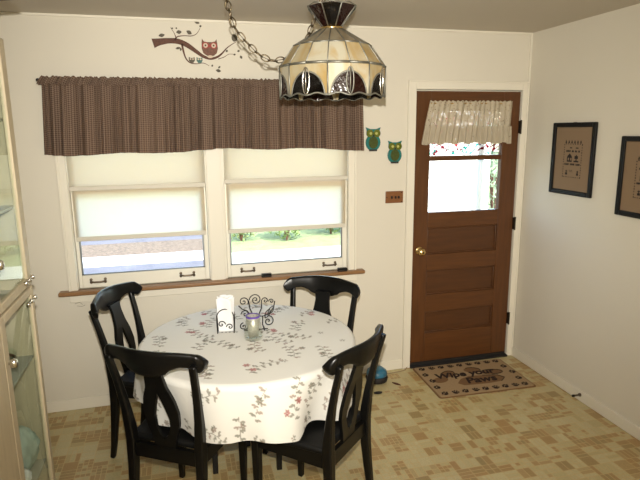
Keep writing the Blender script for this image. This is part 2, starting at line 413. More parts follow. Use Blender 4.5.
# knob
bm = NB()
def ylathe(bm, prof, c, seg=24):
    rings = [[bm.verts.new((c[0]+r*math.cos(2*PI*k/seg), c[1]-y, c[2]+r*math.sin(2*PI*k/seg))) for k in range(seg)] for r, y in prof]
    for a, e in zip(rings, rings[1:]):
        for k in range(seg): bm.faces.new((a[k], a[(k+1) % seg], e[(k+1) % seg], e[k]))
    bm.faces.new(rings[0][::-1]); bm.faces.new(rings[-1]); return bm
ylathe(bm, [(.031, 0), (.031, .004), (.026, .009), (.012, .012), (.011, .030), (.020, .036), (.028, .048), (.028, .058), (.020, .068), (.006, .071)], (-.828, dy0, .905))
o = obj('door_knob', bm, M_brass, d, smooth=True)
ko = o
bm = ylathe(NB(), [(.007, 0), (.007, .003)], (-.828, dy0-.071, .905)); obj('keyhole', bm, M_hinge, ko)
for z in (1.785, 1.07, .315):
    bm = NB(); box(bm, -.064, -.046, -.012, dy0, z-.045, z+.045); tube(bm, [(-.055, -.016, z-.05), (-.055, -.016, z+.05)], .007)
    obj('hinge', bm, M_hinge, d)
obj('weather_strip', B(dx0+.01, dx1-.01, -.012, dy0, .016, .034), M_rubber, d)

# lace valance on the door
def cloth_panel(name, x_of, z_of, y_of, nu, nv, wid, hei, m):
    def f(u, v):
        s = u/(nu-1); t = v/(nv-1)
        return x_of(s, t), y_of(s, t), z_of(s, t)
    me = grid_mesh(name, nu, nv, f, uvf=lambda u, v: (u/(nu-1)*wid, v/(nv-1)*hei))
    return me
lv = thing('lace_valance', 'gathered cream lace valance hung across the top of the brown door', 'curtain', (-.5, -.03, 1.955))
def lv_x(s, t): return -.795+s*.645 + t*(-.055*(1-s)) + .5
def lv_y(s, t): return .008*np.sin(s*95+1.5*np.sin(s*9))*(.5+.7*t) + .006*np.sin(s*31+2*t)
def lv_z(s, t): return .012 - t*(.288+.006*np.sin(s*40)) + .004*np.sin(s*120)*(1-t)
me = cloth_panel('lace', lv_x, lv_z, lambda s, t: -.008+lv_y(s, t), 420, 40, .9, .28, M_lace); obj('lace', me, M_lace, lv)
me = cloth_panel('lace_tier', lambda s, t: lv_x(s, .6+.4*t), lambda s, t: lv_z(s, .6+.42*t), lambda s, t: -.017+1.5*lv_y(s*1.03, .6+.4*t), 420, 16, 1.0, .13, M_lace); obj('lace_tier', me, M_lace, lv)
bm = tube(NB(), [(-.285, .0, -.005), (.34, .0, -.005)], .004); box(bm, -.280, -.27, .0, .031, -.01, 0); box(bm, .33, .34, .0, .031, -.01, 0)
o = obj('curtain_rod', bm, M_brass, lv)

# ------------------------------------------------------------------ the windows
def window(n, x0, x1, gx0, gx1):
    wd = bpy.data.objects.new('window_%d' % n, None); COL.objects.link(wd); wd['kind'] = 'structure'
    bm = NB()
    for a in ((x0, x0+.028, .0, .1, WZ0, WZ1), (x1-.028, x1, .0, .1, WZ0, WZ1), (x0+.028, x1-.028, .0, .1, WZ1-.03, WZ1), (x0+.028, x1-.028, .05, .1, WZ0, WZ0+.012)): box(bm, *a)
    obj('window_frame', bm, M_trim, wd, bevel=.003)
    bm = NB(); s0, s1 = x0+.03, x1-.03
    for a in ((s0, gx0, .022, .05, WZ0+.002, 1.45), (gx1, s1, .022, .05, WZ0+.002, 1.45), (gx0, gx1, .022, .05, WZ0+.002, .888), (gx0, gx1, .022, .05, 1.40, 1.45)): box(bm, *a)
    lo = obj('sash', bm, M_sash, wd, bevel=.003)
    obj('pane', B(gx0, gx1, .034, .038, .888, 1.40), M_glass, lo)
    bm = NB()
    for a in ((s0, gx0, .055, .08, 1.40, WZ1-.03), (gx1, s1, .055, .08, 1.40, WZ1-.03), (gx0, gx1, .055, .08, 1.40, 1.45), (gx0, gx1, .055, .08, WZ1-.07, WZ1-.03)): box(bm, *a)
    up = obj('sash', bm, M_sash, wd, bevel=.003)
    obj('pane', B(gx0, gx1, .064, .068, 1.45, WZ1-.07), M_glass, up)
    bm = NB()
    for a in ((gx0, gx0+.010, .026, .034, .888, 1.40), (gx1-.010, gx1, .026, .034, .888, 1.40), (gx0, gx1, .026, .034, .888, .896)): box(bm, *a)
    o = obj('glazing_strip', bm, mat('grey_aluminium', (.25, .27, .28), .4, metal=.6, noise=.1), lo)
    return lo
l1 = window(1, -3.175, -2.305, -3.125, -2.362)
l2 = window(2, -2.245, -1.345, -2.193, -1.408)
def sash_pull(x, lo):
    bm = NB(); z = .850
    for s in (-.042, .042):
        for dz in (-.009, .009): ylathe(bm, [(.009, 0), (.009, .005), (.005, .008)], (x+s, .022, z+dz), 12)
        tube(bm, [(x+s, .020, z), (x+s, .004, z)], .0055, 8)
    tube(bm, [(x-.047, .002, z), (x-.02, -.002, z-.004), (x+.02, -.002, z-.004), (x+.047, .002, z)], .006, 8)
    obj('sash_pull', bm, M_nickel, lo, smooth=True)
for x in (-3.032, -2.48): sash_pull(x, l1)
for x in (-2.08, -1.505): sash_pull(x, l2)
# casing around both windows plus centre mullion
bm = NB()
for a in ((-3.195, -3.150, -.016, 0, .80, 2.07), (-1.375, -1.325, -.016, 0, .80, 2.07), (-3.195, -1.325, -.016, 0, 2.01, 2.07), (-3.203, -3.188, -.026, 0, .80, 2.07), (-1.332, -1.318, -.026, 0, .80, 2.07),
          (-2.305, -2.245, .0, .1, .80, 2.02), (-2.325, -2.232, -.014, .0, .80, 2.01)): box(bm, *a)
struct('trim_5', bm, M_trim, bevel=.003)
bm = NB(); box(bm, -3.26, -1.262, -.058, .022, .780, .805)
struct('trim_6', bm, M_oak, bevel=.007, seg=3)
struct('trim_7', B(-3.205, -1.31, -.012, 0, .725, .780), M_trim, bevel=.003)
# roller shades: a short front one and a longer one behind it
def shade(nm, label, x0, x1, y, z0, roller=True, hemcol=None):
    t = thing(nm, label, 'window shade', ((x0+x1)/2, y, z0), group='roller shades in the twin windows')
    w2 = (x1-x0)/2; h = 1.965-z0
    def f(u, v):
        s = u/20; q = v/20
        return (-w2 + 2*w2*s, .0012*np.sin(s*9+q*5), q*h)
    obj('shade_fabric', grid_mesh('shade_fabric', 21, 21, f), M_shade, t, solid=.0008)
    obj('hem_bar', box(NB(), -w2, w2, -.0045, .0045, -.002, .026), mat('shade_hem', (.60, .56, .47), .6, noise=.03), t, bevel=.003)
    obj('roller', tube(NB(), [(-w2, .0, h), (w2, .0, h)], .008 if y < .01 else .006, 12), M_white, t)
    return t
shade('roller_shade', 'short cream roller shade pulled halfway down in front, left window', -3.145, -2.335, -.003, 1.428)
shade('roller_shade', 'longer cream roller shade behind the short one, left window', -3.135, -2.345, .013, 1.112)
shade('roller_shade', 'short cream roller shade pulled halfway down in front, right window', -2.213, -1.378, -.003, 1.444)
shade('roller_shade', 'longer cream roller shade behind the short one, right window', -2.203, -1.388, .013, 1.110)
# small black cases on the sill
for x, r, lb in ((-1.962, .03, 'small flat black case on the sill near the window centre'), (-1.425, -.02, 'small flat black case at the right end of the wooden sill')):
    t = thing('sunglasses_case', lb, 'case', (x, -.032, .805), r, 'small black cases on the window sill')
    obj('case_body', box(NB(), -.034, .034, -.017, .017, 0, .014), M_rubber, t, bevel=.006, seg=3)
    obj('case_lid', box(NB(), -.034, .034, -.017, .017, .0145, .024), M_black, t, bevel=.006, seg=3)

# ------------------------------------------------------------------ brown valance over the windows
va = thing('window_valance', 'wide brown finely checked valance gathered on a rod over the twin windows', 'curtain', (-2.255, -.07, 2.070))
def fold(s):
    return np.sin(s*118+2.2*np.sin(s*7)+np.sin(s*23))*.55*(.6+.4*np.sin(s*17)) + np.sin(s*61+1.3*np.sin(s*13))*.65 + .42*np.sin(s*251+s*s*20+3*np.sin(s*31)) + .4*np.sin(s*33+1)
def va_x(s, t): return -.972 + s*1.922 + .006*np.cos(s*118+2.2*np.sin(s*7)) + (-.028+.038*s)*t
def va_y(s, t): return fold(s)*(.012+.020*t) + .004*np.sin(s*400)*(1-t)**3
def va_z(s, t):
    top = .018 + .004*np.sin(s*330) + .003*np.sin(s*190)
    bot = -.415 - .006*np.sin(s*21) - .010*np.sin(s*7+.5)
    return top*(1-t) + bot*t - .02*np.sin(PI*s)*0
me = cloth_panel('valance_fabric', va_x, va_z, va_y, 900, 40, 2.1, .44, M_check); obj('valance_fabric', me, M_check, va)
def ruf_z(s, t): return .020 + .0035*np.sin(s*330+3*np.sin(s*19)) + .0028*np.sin(s*517+2*np.sin(s*41)) - t*.046
me = cloth_panel('rod_pocket', va_x, ruf_z, lambda s, t: -.010 - .009*np.sin(PI*t) + fold(s)*.004 + .0035*np.sin(s*420), 900, 9, 3.0, .05, M_check); obj('rod_pocket', me, M_check, va)
bm = tube(NB(), [(-.985, .0, .0), (.955, .0, .0)], .005)
for s in (-.985, .955):
    tube(bm, [(s*.99, 0, 0), (s*.99, .071, 0)], .004)
    lathe(bm, [(.002, -.010), (.009, -.006), (.010, 0), (.009, .006), (.002, .010)], 12, (s*1.0, 0, 0))
obj('curtain_rod', bm, M_blk, va)

# ------------------------------------------------------------------ things on the back wall
def wallmap(x0, z0, y0=0.0, sgn=-1):
    return lambda u, v, w_: (x0+u, y0 + sgn*w_, z0+v)
# owl branch decal
dec = thing('wall_decal', 'brown owl and branch wall sticker above the brown valance', 'wall decal', (-2.60, -.0004, 2.325))
K = .00091
M_bark = mat('decal_bark', (.10, .042, .025), .7, noise=.65, nscale=70)
M_ol = mat('decal_grey_leaf', (.10, .085, .06), .7, noise=.3, nscale=60)
M_red = mat('decal_red', (.33, .035, .03), .6, noise=.1)
M_pale = mat('decal_pale', (.55, .45, .34), .6, noise=.1)
M_owlb = mat('decal_owl_brown', (.16, .075, .05), .7, noise=.6, nscale=120)
M_teal = mat('decal_teal', (.07, .16, .14), .7, noise=.3)
Q = lambda px, py: ((px-20)*K, -(py-150)*K)
def ribbon(pts, ws):
    P = [Vector(Q(*p)).to_2d() for p in pts]; L_, R_ = [], []
    # smooth by Catmull-Rom
    out, wo = [], []
    for i in range(len(P)-1):
        p0, p1, p2, p3 = P[max(i-1, 0)], P[i], P[i+1], P[min(i+2, len(P)-1)]
        for k in range(6):
            t = k/6; out.append(.5*((2*p1)+(p2-p0)*t+(2*p0-5*p1+4*p2-p3)*t*t+(3*p1-p0-3*p2+p3)*t**3)); wo.append((ws[i]*(1-t)+ws[i+1]*t)*K)
    out.append(P[-1]); wo.append(ws[-1]*K)
    for i, p in enumerate(out):
        t = (out[min(i+1, len(out)-1)]-out[max(i-1, 0)]).normalized(); n = Vector((-t.y, t.x))
        L_.append(tuple(p+n*wo[i]/2)); R_.append(tuple(p-n*wo[i]/2))
    return L_, R_
def add_ribbon(bm, pts, ws, t=.001):
    L_, R_ = ribbon(pts, ws); f = wallmap(0, 0)
    a = [[bm.verts.new(f(*q, w_)) for q in L_] for w_ in (0, t)]; b = [[bm.verts.new(f(*q, w_)) for q in R_] for w_ in (0, t)]
    for i in range(len(L_)-1):
        bm.faces.new((a[1][i], a[1][i+1], b[1][i+1], b[1][i])); bm.faces.new((a[0][i], b[0][i], b[0][i+1], a[0][i+1]))
        bm.faces.new((a[0][i], a[0][i+1], a[1][i+1], a[1][i])); bm.faces.new((b[0][i], b[1][i], b[1][i+1], b[0][i+1]))
bm = NB()
add_ribbon(bm, [(20, 182), (60, 172), (120, 163), (180, 165), (235, 185), (290, 222), (340, 256), (390, 270), (435, 258), (470, 232), (500, 200), (535, 175), (565, 158)], [62, 44, 34, 34, 32, 26, 20, 16, 14, 10, 7, 5, 3])
add_ribbon(bm, [(160, 155), (180, 135), (225, 128), (270, 128), (305, 112), (330, 75)], [12, 7, 5, 5, 4, 2]); add_ribbon(bm, [(168, 140), (160, 115), (148, 95), (138, 78)], [6, 4, 3, 2])
add_ribbon(bm, [(205, 180), (212, 225), (225, 270), (250, 298), (290, 306), (340, 300), (378, 318)], [14, 12, 9, 7, 5, 4, 2]); add_ribbon(bm, [(440, 272), (480, 258), (515, 238), (560, 240)], [5, 4, 3, 2])
obj('branch', bm, M_bark, dec)
for cx, cy, L_, W_, a in ((78, 130, 34, 14, .2), (190, 106, 30, 15, .1), (256, 106, 32, 16, -.5), (310, 40, 30, 13, -.35), (332, 64, 14, 9, .6), (178, 208, 28, 10, .3), (195, 215, 18, 9, 1.4), (398, 316, 14, 8, 1), (438, 348, 30, 13, -.2), (445, 325, 18, 8, .8), (500, 218, 16, 9, 1), (580, 216, 16, 9, .2), (596, 256, 20, 11, -1), (552, 240, 14, 8, .3), (148, 84, 12, 7, .6), (175, 82, 10, 7, .8)):
    obj('leaf', prism(NB(), leaf(*Q(cx, cy), L_*K*1.25, W_*K*1.6, a), wallmap(0, 0), .0012), M_ol, dec)
obj('bird', prism(NB(), ell(*Q(556, 132), 20*K, 24*K), wallmap(0, 0), .0012), M_ol, dec)
# big owl
f0, f1, f2 = wallmap(0, 0, -.001), wallmap(0, 0, -.002), wallmap(0, 0, -.003)
own = [(337, 143), (350, 160), (370, 164), (405, 163), (424, 158), (434, 143), (438, 170), (441, 205), (432, 235), (412, 252), (365, 252), (342, 235), (333, 205), (334, 170)]
owl = obj('owl', prism(NB(), [Q(*p) for p in own], f0, .001), M_owlb, dec); owl['label'] = 'brown owl with red eyes'
for cx in (359, 413):
    e = obj('eye', prism(NB(), ell(*Q(cx, 186), 23*K, 20*K), f1, .001), M_red, owl)
    for q, (r, m_) in enumerate(((15, M_pale), (6, M_bark))):
        obj('eye_ring', prism(NB(), ell(*Q(cx, 186), r*K, r*K), wallmap(0, 0, -.003-.001*q), .001), m_, owl)
obj('beak', prism(NB(), [Q(378, 182), Q(394, 182), Q(386, 200)], f1, .0015), M_red, owl)
obj('feet', prism(NB(), ell(*Q(387, 258), 18*K, 9*K), wallmap(0, 0, -.0015), .001), M_pale, dec)
for cx in (264, 315):
    so = obj('owlet', prism(NB(), [Q(cx-19, 262), Q(cx-8, 268), Q(cx+8, 268), Q(cx+19, 262), Q(cx+20, 285), Q(cx+10, 300), Q(cx-10, 300), Q(cx-20, 285)], f0, .001), M_teal if cx > 300 else M_ol, dec)
    for s in (-8, 8): obj('eye', prism(NB(), ell(*Q(cx+s, 276), 6*K, 6*K, 10), f1, .001), M_pale, so)

# two ceramic owl plaques
M_gt = mat('teal_glaze', (.012, .15, .135), .2, coat=.6, noise=.3, nscale=30)
M_gg = mat('olive_glaze', (.10, .12, .012), .2, coat=.6, noise=.5, nscale=60)
M_gd = mat('dark_green_glaze', (.045, .065, .012), .2, coat=.5, noise=.6, nscale=90)
M_gy = mat('yellow_glaze', (.42, .42, .12), .25, noise=.1)
def owl_plaque(label, x, z, s):
    t = thing('owl_plaque', label, 'wall ornament', (x, -.0005, z), group='ceramic owls beside the door')
    mp = wallmap(0, 0)
    body = [(-.042, .012), (-.05, -.02), (-.048, -.06), (-.036, -.074), (.036, -.074), (.048, -.06), (.05, -.02), (.042, .012), (.03, .022), (-.03, .022)]
    body = ell(0, -.022, .052, .056, 26); body = [(u, max(v, -.070)) for u, v in body]
    obj('body', prism(NB(), [(u*s, v*s) for u, v in body], mp, .014), M_gt, t, bevel=.004)
    head = [(-.052, .078), (-.020, .066), (.020, .066), (.052, .078), (.045, .060), (.047, .030), (.030, .008), (-.030, .008), (-.047, .030), (-.045, .060)]
    obj('head', prism(NB(), [(u*s, v*s) for u, v in head], mp, .015), M_gt, t, bevel=.003)
    obj('breast', prism(NB(), [(u*s, v*s) for u, v in ell(0, -.022, .033, .040, 22)], wallmap(0, 0, -.012), .007), M_gd, t, bevel=.003)
    for sx in (-1, 1):
        e = obj('eye', prism(NB(), [(u*s, v*s) for u, v in ell(sx*.025, .038, .025, .025, 20)], wallmap(0, 0, -.013), .005), M_gg, t, bevel=.002)
        obj('pupil', prism(NB(), [(u*s, v*s) for u, v in ell(sx*.020, .038, .009, .009, 14)], wallmap(0, 0, -.018), .002), M_gy, e)
    obj('beak', prism(NB(), [(-.006*s, .030*s), (.006*s, .030*s), (0, .012*s)], wallmap(0, 0, -.015), .006), M_rubber, t)
    obj('foot', prism(NB(), [(-.026*s, -.066*s), (.026*s, -.066*s), (.026*s, -.078*s), (-.026*s, -.078*s)], mp, .018), M_rubber, t)
owl_plaque('teal and olive ceramic owl plaque, upper left of the pair', -1.197, 1.712, 1.03)
owl_plaque('teal and olive ceramic owl plaque, lower one nearer the door', -1.037, 1.623, 1.0)
# wooden switch plate
t = thing('switch_plate', 'brown wooden switch plate on the wall left of the door', 'light switch', (-1.033, -.0005, 1.308))
M_plate = mat('plate_wood', (.19, .075, .025), .35, coat=.3, noise=.4, nscale=14, stretch=(1, 8, 8))
obj('plate', box(NB(), -.066, .066, -.010, 0, -.042, .042), M_plate, t, bevel=.004)
for x in (-.022, .006, .030):
    tg = obj('toggle', box(NB(), x-.006, x+.006, -.020, -.010, -.010, .008), M_rubber, t, bevel=.002)
for x, z in ((-.058, 0), (.052, .032), (.052, -.032)):
    obj('screw', ylathe(NB(), [(.004, 0), (.004, .002)], (x, -.010, z), 10), M_hinge, t)

# pencil scribble on the wall under the sill
bm = NB()
for a, b_ in (((-3.18, .715), (-3.15, .722)), ((-3.15, .722), (-3.135, .706)), ((-3.17, .700), (-3.14, .694)), ((-3.14, .694), (-3.12, .702))):
    tube(bm, [(a[0], -.0005, a[1]), (b_[0], -.0005, b_[1])], .0016, 5)
o = obj('pencil_scribble', bm, mat('pencil', (.28, .25, .2), .9, noise=.1)); tag(o, 'faint pencil scribble on the wall below the left end of the sill', 'wall mark')

# ------------------------------------------------------------------ framed samplers on the right wall
def sampler_mesh(name, W_, H_, kind):
    nu, nv = 150, 176
    base = np.array([.215, .145, .085]); dark = np.array([.008, .005, .005]); red = np.array([.10, .025, .02])
    img = np.zeros((nu, nv), int)
    # stitched design occupies the middle; x to the right, y up, in cells
    bx0, bx1, by0, by1 = 44, 106, 42, 124
    for i in range(bx0, bx1, 1):
        if (i//3) % 2 == 0: img[i, by0:by0+2] = 1
        if (i//4) % 2 == 0: img[i, by1-1:by1+1] = 1
    for j in range(by0, by1):
        if (j//3) % 2 == 0: img[bx0:bx0+2, j] = 1; img[bx1-2:bx1, j] = 1
    for k in range(6):                                   # row of small motifs along the top
        c = bx0+5+k*10
        img[c-2:c+3, by1+2:by1+4] = 1; img[c-1:c+2, by1+4:by1+8] = 1; img[c:c+1, by1+8:by1+10] = 1
    r = np.random.default_rng(kind)
    def words(y, x0, x1, h):
        x = x0
        while x < x1:
            wl = int(r.integers(8, 18))
            for q in range(x, min(x+wl, x1), 2):
                img[q:q+2, y:y+h] = (r.random((min(2, nu-q), h)) < .85)
            x += wl+3
    words(104, bx0+8, bx1-8, 5); words(72, bx0+5, bx1-5, 5)
    for q, x in ((0, 64), (1, 84)): words(113+0*q, x, x+10, 3)
    # house and tree picture
    img[56:74, 80:92] = 1; img[60:64, 84:90] = 0; img[68:72, 84:90] = 0
    for q in range(9): img[56+q:74-q, 92+q:93+q] = 1
    img[80:96, 80:84] = 1; img[86:90, 84:98] = 1; img[82:94, 88:95] = 1
    for x in (54, 92):                                   # flower pots at the bottom
        img[x:x+7, 48:53] = 1; img[x+2:x+5, 53:60] = 1; img[x:x+7, 56:58] = 1
    for q in range(12): img[66+q, 58+int(3*math.sin(q))] = 1; img[66+q, 57+int(3*math.sin(q))] = 1
    def f(u, v): return (np.zeros(u.shape)-.0, -W_/2 + W_*u/(nu-1), -H_/2 + H_*v/(nv-1))
    def c(u, v):
        n = rng.random(u.shape)[..., None]*.05
        ui = np.clip(((nu-1-u)-75)/1.2+75, 0, nu-1).astype(int); vi = np.clip((v-86)/1.12+86, 0, nv-1).astype(int); m_ = np.maximum(img[ui, vi], img[np.clip(ui+1, 0, nu-1), vi]*0)[..., None]
        return np.where(m_ > 0, dark, base*(1+n))
    return grid_mesh(name, nu, nv, f, colf=c)
M_sampler = attr_mat('stitched_linen', .95)
def picture(label, yc, zc, W_, H_, kind):
    t = thing('framed_sampler', label, 'picture', (-.001, yc, zc), group='framed stitched samplers')
    bw = .030
    bm = NB()
    for a in ((-.020, 0, -W_/2, -W_/2+bw, -H_/2, H_/2), (-.020, 0, W_/2-bw, W_/2, -H_/2, H_/2), (-.020, 0, -W_/2+bw, W_/2-bw, H_/2-bw, H_/2), (-.020, 0, -W_/2+bw, W_/2-bw, -H_/2, -H_/2+bw)): box(bm, *a)
    obj('frame', bm, M_frame, t, bevel=.005)
    me = sampler_mesh('stitched_cloth', W_-2*bw+.004, H_-2*bw+.004, kind)
    o = obj('stitched_cloth', me, M_sampler, t); o.location = (-.008, 0, 0)
    obj('backing', box(NB(), -.006, -.001, -W_/2+bw, W_/2-bw, -H_/2+bw, H_/2-bw), M_rubber, t)
    obj('hanging_hook', box(NB(), -.012, 0, -.01, .01, H_/2-.004, H_/2+.002), M_hinge, t)
picture('black framed brown stitched sampler hanging nearer the door', -.525, 1.576, .395, .468, 3)
picture('black framed brown stitched sampler cut off by the right edge of the photo', -1.128, 1.500, .395, .455, 8)

# ------------------------------------------------------------------ dining table
TX, TY, TR, TZ = -2.203, -.95, .530, .745
tb = thing('dining_table', 'round black dining table standing under the floral tablecloth', 'table', (TX, TY, 0))
obj('tabletop', lathe(NB(), [(TR-.01, TZ-.026), (TR, TZ-.02), (TR, TZ-.006), (TR-.006, TZ)], 64), M_black, tb, smooth=True)
obj('apron', lathe(NB(), [(.36, TZ-.10), (.36, TZ-.026), (.34, TZ-.026), (.34, TZ-.10), (.36, TZ-.10)], 48, cap=False), M_black, tb)
for x, y in ((.005, -.205), (.135, -.035), (.0, .23), (-.197, .02)):
    bm = sweep(NB(), [(x*.96, y*.96, TZ-.03), (x, y, .35), (x*1.0, y*1.0, 0)], [.045, .036, .028], [.045, .036, .028]); obj('leg', bm, M_black, tb, bevel=.004)

# tablecloth with printed sprigs
NR, NA = 300, 840
hem_n = 0
def hem(th):
    dg = np.degrees(th) % 360
    return np.interp(dg, [0, 20, 45, 70, 100, 130, 160, 185, 205, 225, 240, 255, 265, 275, 284, 290, 300, 312, 325, 342, 360],
                     [.260, .274, .253, .272, .258, .274, .256, .274, .260, .258, .268, .256, .244, .262, .276, .252, .256, .272, .258, .272, .260]) + .002*np.sin(th*14)
def foldf(th):
    g = lambda c, w_: np.exp(-((np.degrees(th) % 360-c)/w_)**2)
    return .7*g(283, 7) - .45*g(294, 8) - .4*g(268, 8) + .5*g(240, 8) + .50*np.sin(th*7+.6+.5*np.sin(th*2)) + .45*np.sin(th*11-1.0) + .2*np.sin(th*19)
RC = .028
def cloth_pos(u, v):
    th = 2*PI*u/NA; q = v/(NR-1)
    s = q*(TR + .006 + hem(th))                 # arc length from the centre
    flat = TR + .004 - RC + .01
    a = np.clip((s-flat)/RC, 0, PI/2)           # rounding over the edge
    down = np.maximum(s-flat-RC*PI/2, 0)
    k = np.clip(down/.24, 0, 1.2)
    dent = sum(np.exp(-(np.angle(np.exp(1j*(th-c_)))/.42)**2) for c_ in (math.radians(224), math.radians(37)))
    r = np.minimum(s, flat) + RC*np.sin(a) + k*((.012 + .040*foldf(th))*(1-.6*dent) - .045*dent)
    z = TZ + .004 - RC*(1-np.cos(a)) - down*(.985-.02*np.abs(foldf(th)))
    z = z + .0012*np.sin(12*r*np.cos(th)+3)*np.sin(11*r*np.sin(th))*(a <= 0)*0
    return r*np.cos(th), r*np.sin(th), z
M_cloth = attr_mat('printed_cotton', .8, bump=.12)
def cloth_col(u, v):
    th = 2*PI*u/NA; q = v/(NR-1); s = q*(TR+.006+hem(th))
    P = np.stack([s*np.cos(th), s*np.sin(th)], -1).reshape(-1, 2)
    c = np.tile(np.array([.665, .655, .61]), (len(P), 1))
    r = np.random.default_rng(11)
    greys = np.array([[.13, .12, .085], [.19, .16, .12], [.11, .115, .08], [.22, .15, .115]]); reds = np.array([[.30, .05, .055], [.26, .09, .08], [.38, .12, .12]])
    def blob(cx, cy, L_, W_, a, col, op=.85):
        m_ = np.where((np.abs(P[:, 0]-cx) < L_) & (np.abs(P[:, 1]-cy) < L_))[0]
        if not len(m_): return
        d_ = P[m_]-np.array([cx, cy]); ca, sa = math.cos(a), math.sin(a)
        x = d_[:, 0]*ca+d_[:, 1]*sa; y = -d_[:, 0]*sa+d_[:, 1]*ca
        e = (x/(L_/2))**2+(y/(W_/2))**2; k = np.clip((1.25-e)*2.5, 0, 1)[:, None]*op
        c[m_] = c[m_]*(1-k)+np.array(col)*k
    pts = []; tries = 0
    while len(pts) < 72 and tries < 6000:
        tries += 1
        a = r.random()*2*PI; R_ = .82*math.sqrt(r.random()); p_ = np.array([R_*math.cos(a), R_*math.sin(a)])
        if all(np.hypot(*(p_-o_)) > .125 for o_ in pts): pts.append(p_)
    for i, p_ in enumerate(pts):
        a = r.random()*2*PI; kind = r.random()
        if kind < .22:                            # tiny lone flower
            for k in range(5): blob(p_[0]+.010*math.cos(a+k*1.257), p_[1]+.010*math.sin(a+k*1.257), .013, .007, a+k*1.257, greys[r.integers(4)], .75)
            continue
        n = 15 if kind < .8 else 20; cv = r.uniform(-9, 9); red = kind > .68
        x, y, dd = p_[0]-.07*math.cos(a), p_[1]-.07*math.sin(a), a
        for k in range(n):
            step = .0098; dd += cv*step; x += step*math.cos(dd); y += step*math.sin(dd)
            blob(x, y, .011, .0032, dd, greys[0], .75)
            if k % 2 == 0:
                sd = 1 if (k//2) % 2 else -1
                g = greys[r.integers(4)]
                for q_ in range(2):
                    aa = dd+sd*(.9+.5*q_); ln = .014+.009*q_; blob(x+ln*math.cos(aa), y+ln*math.sin(aa), .021, .0105, aa+r.uniform(-.4, .4), g, .72)
        for fl_ in range(2 if red else 1):
            fx, fy = p_[0]+r.uniform(-.045, .045), p_[1]+r.uniform(-.03, .03); pal = reds if red else greys
            for k in range(6): blob(fx+.010*math.cos(k*1.05), fy+.010*math.sin(k*1.05), .017, .010, k*1.05, pal[r.integers(len(pal))], .75)
    return c
me = grid_mesh('tablecloth', NA, NR, lambda u, v: cloth_pos(u, np.maximum(v, .2)), colf=cloth_col, closed_u=True)
tc_ = obj('tablecloth', me, M_cloth); tc_.location = (TX, TY, 0)
tag(tc_, 'white round tablecloth with grey and red floral sprigs on the dining table', 'tablecloth')

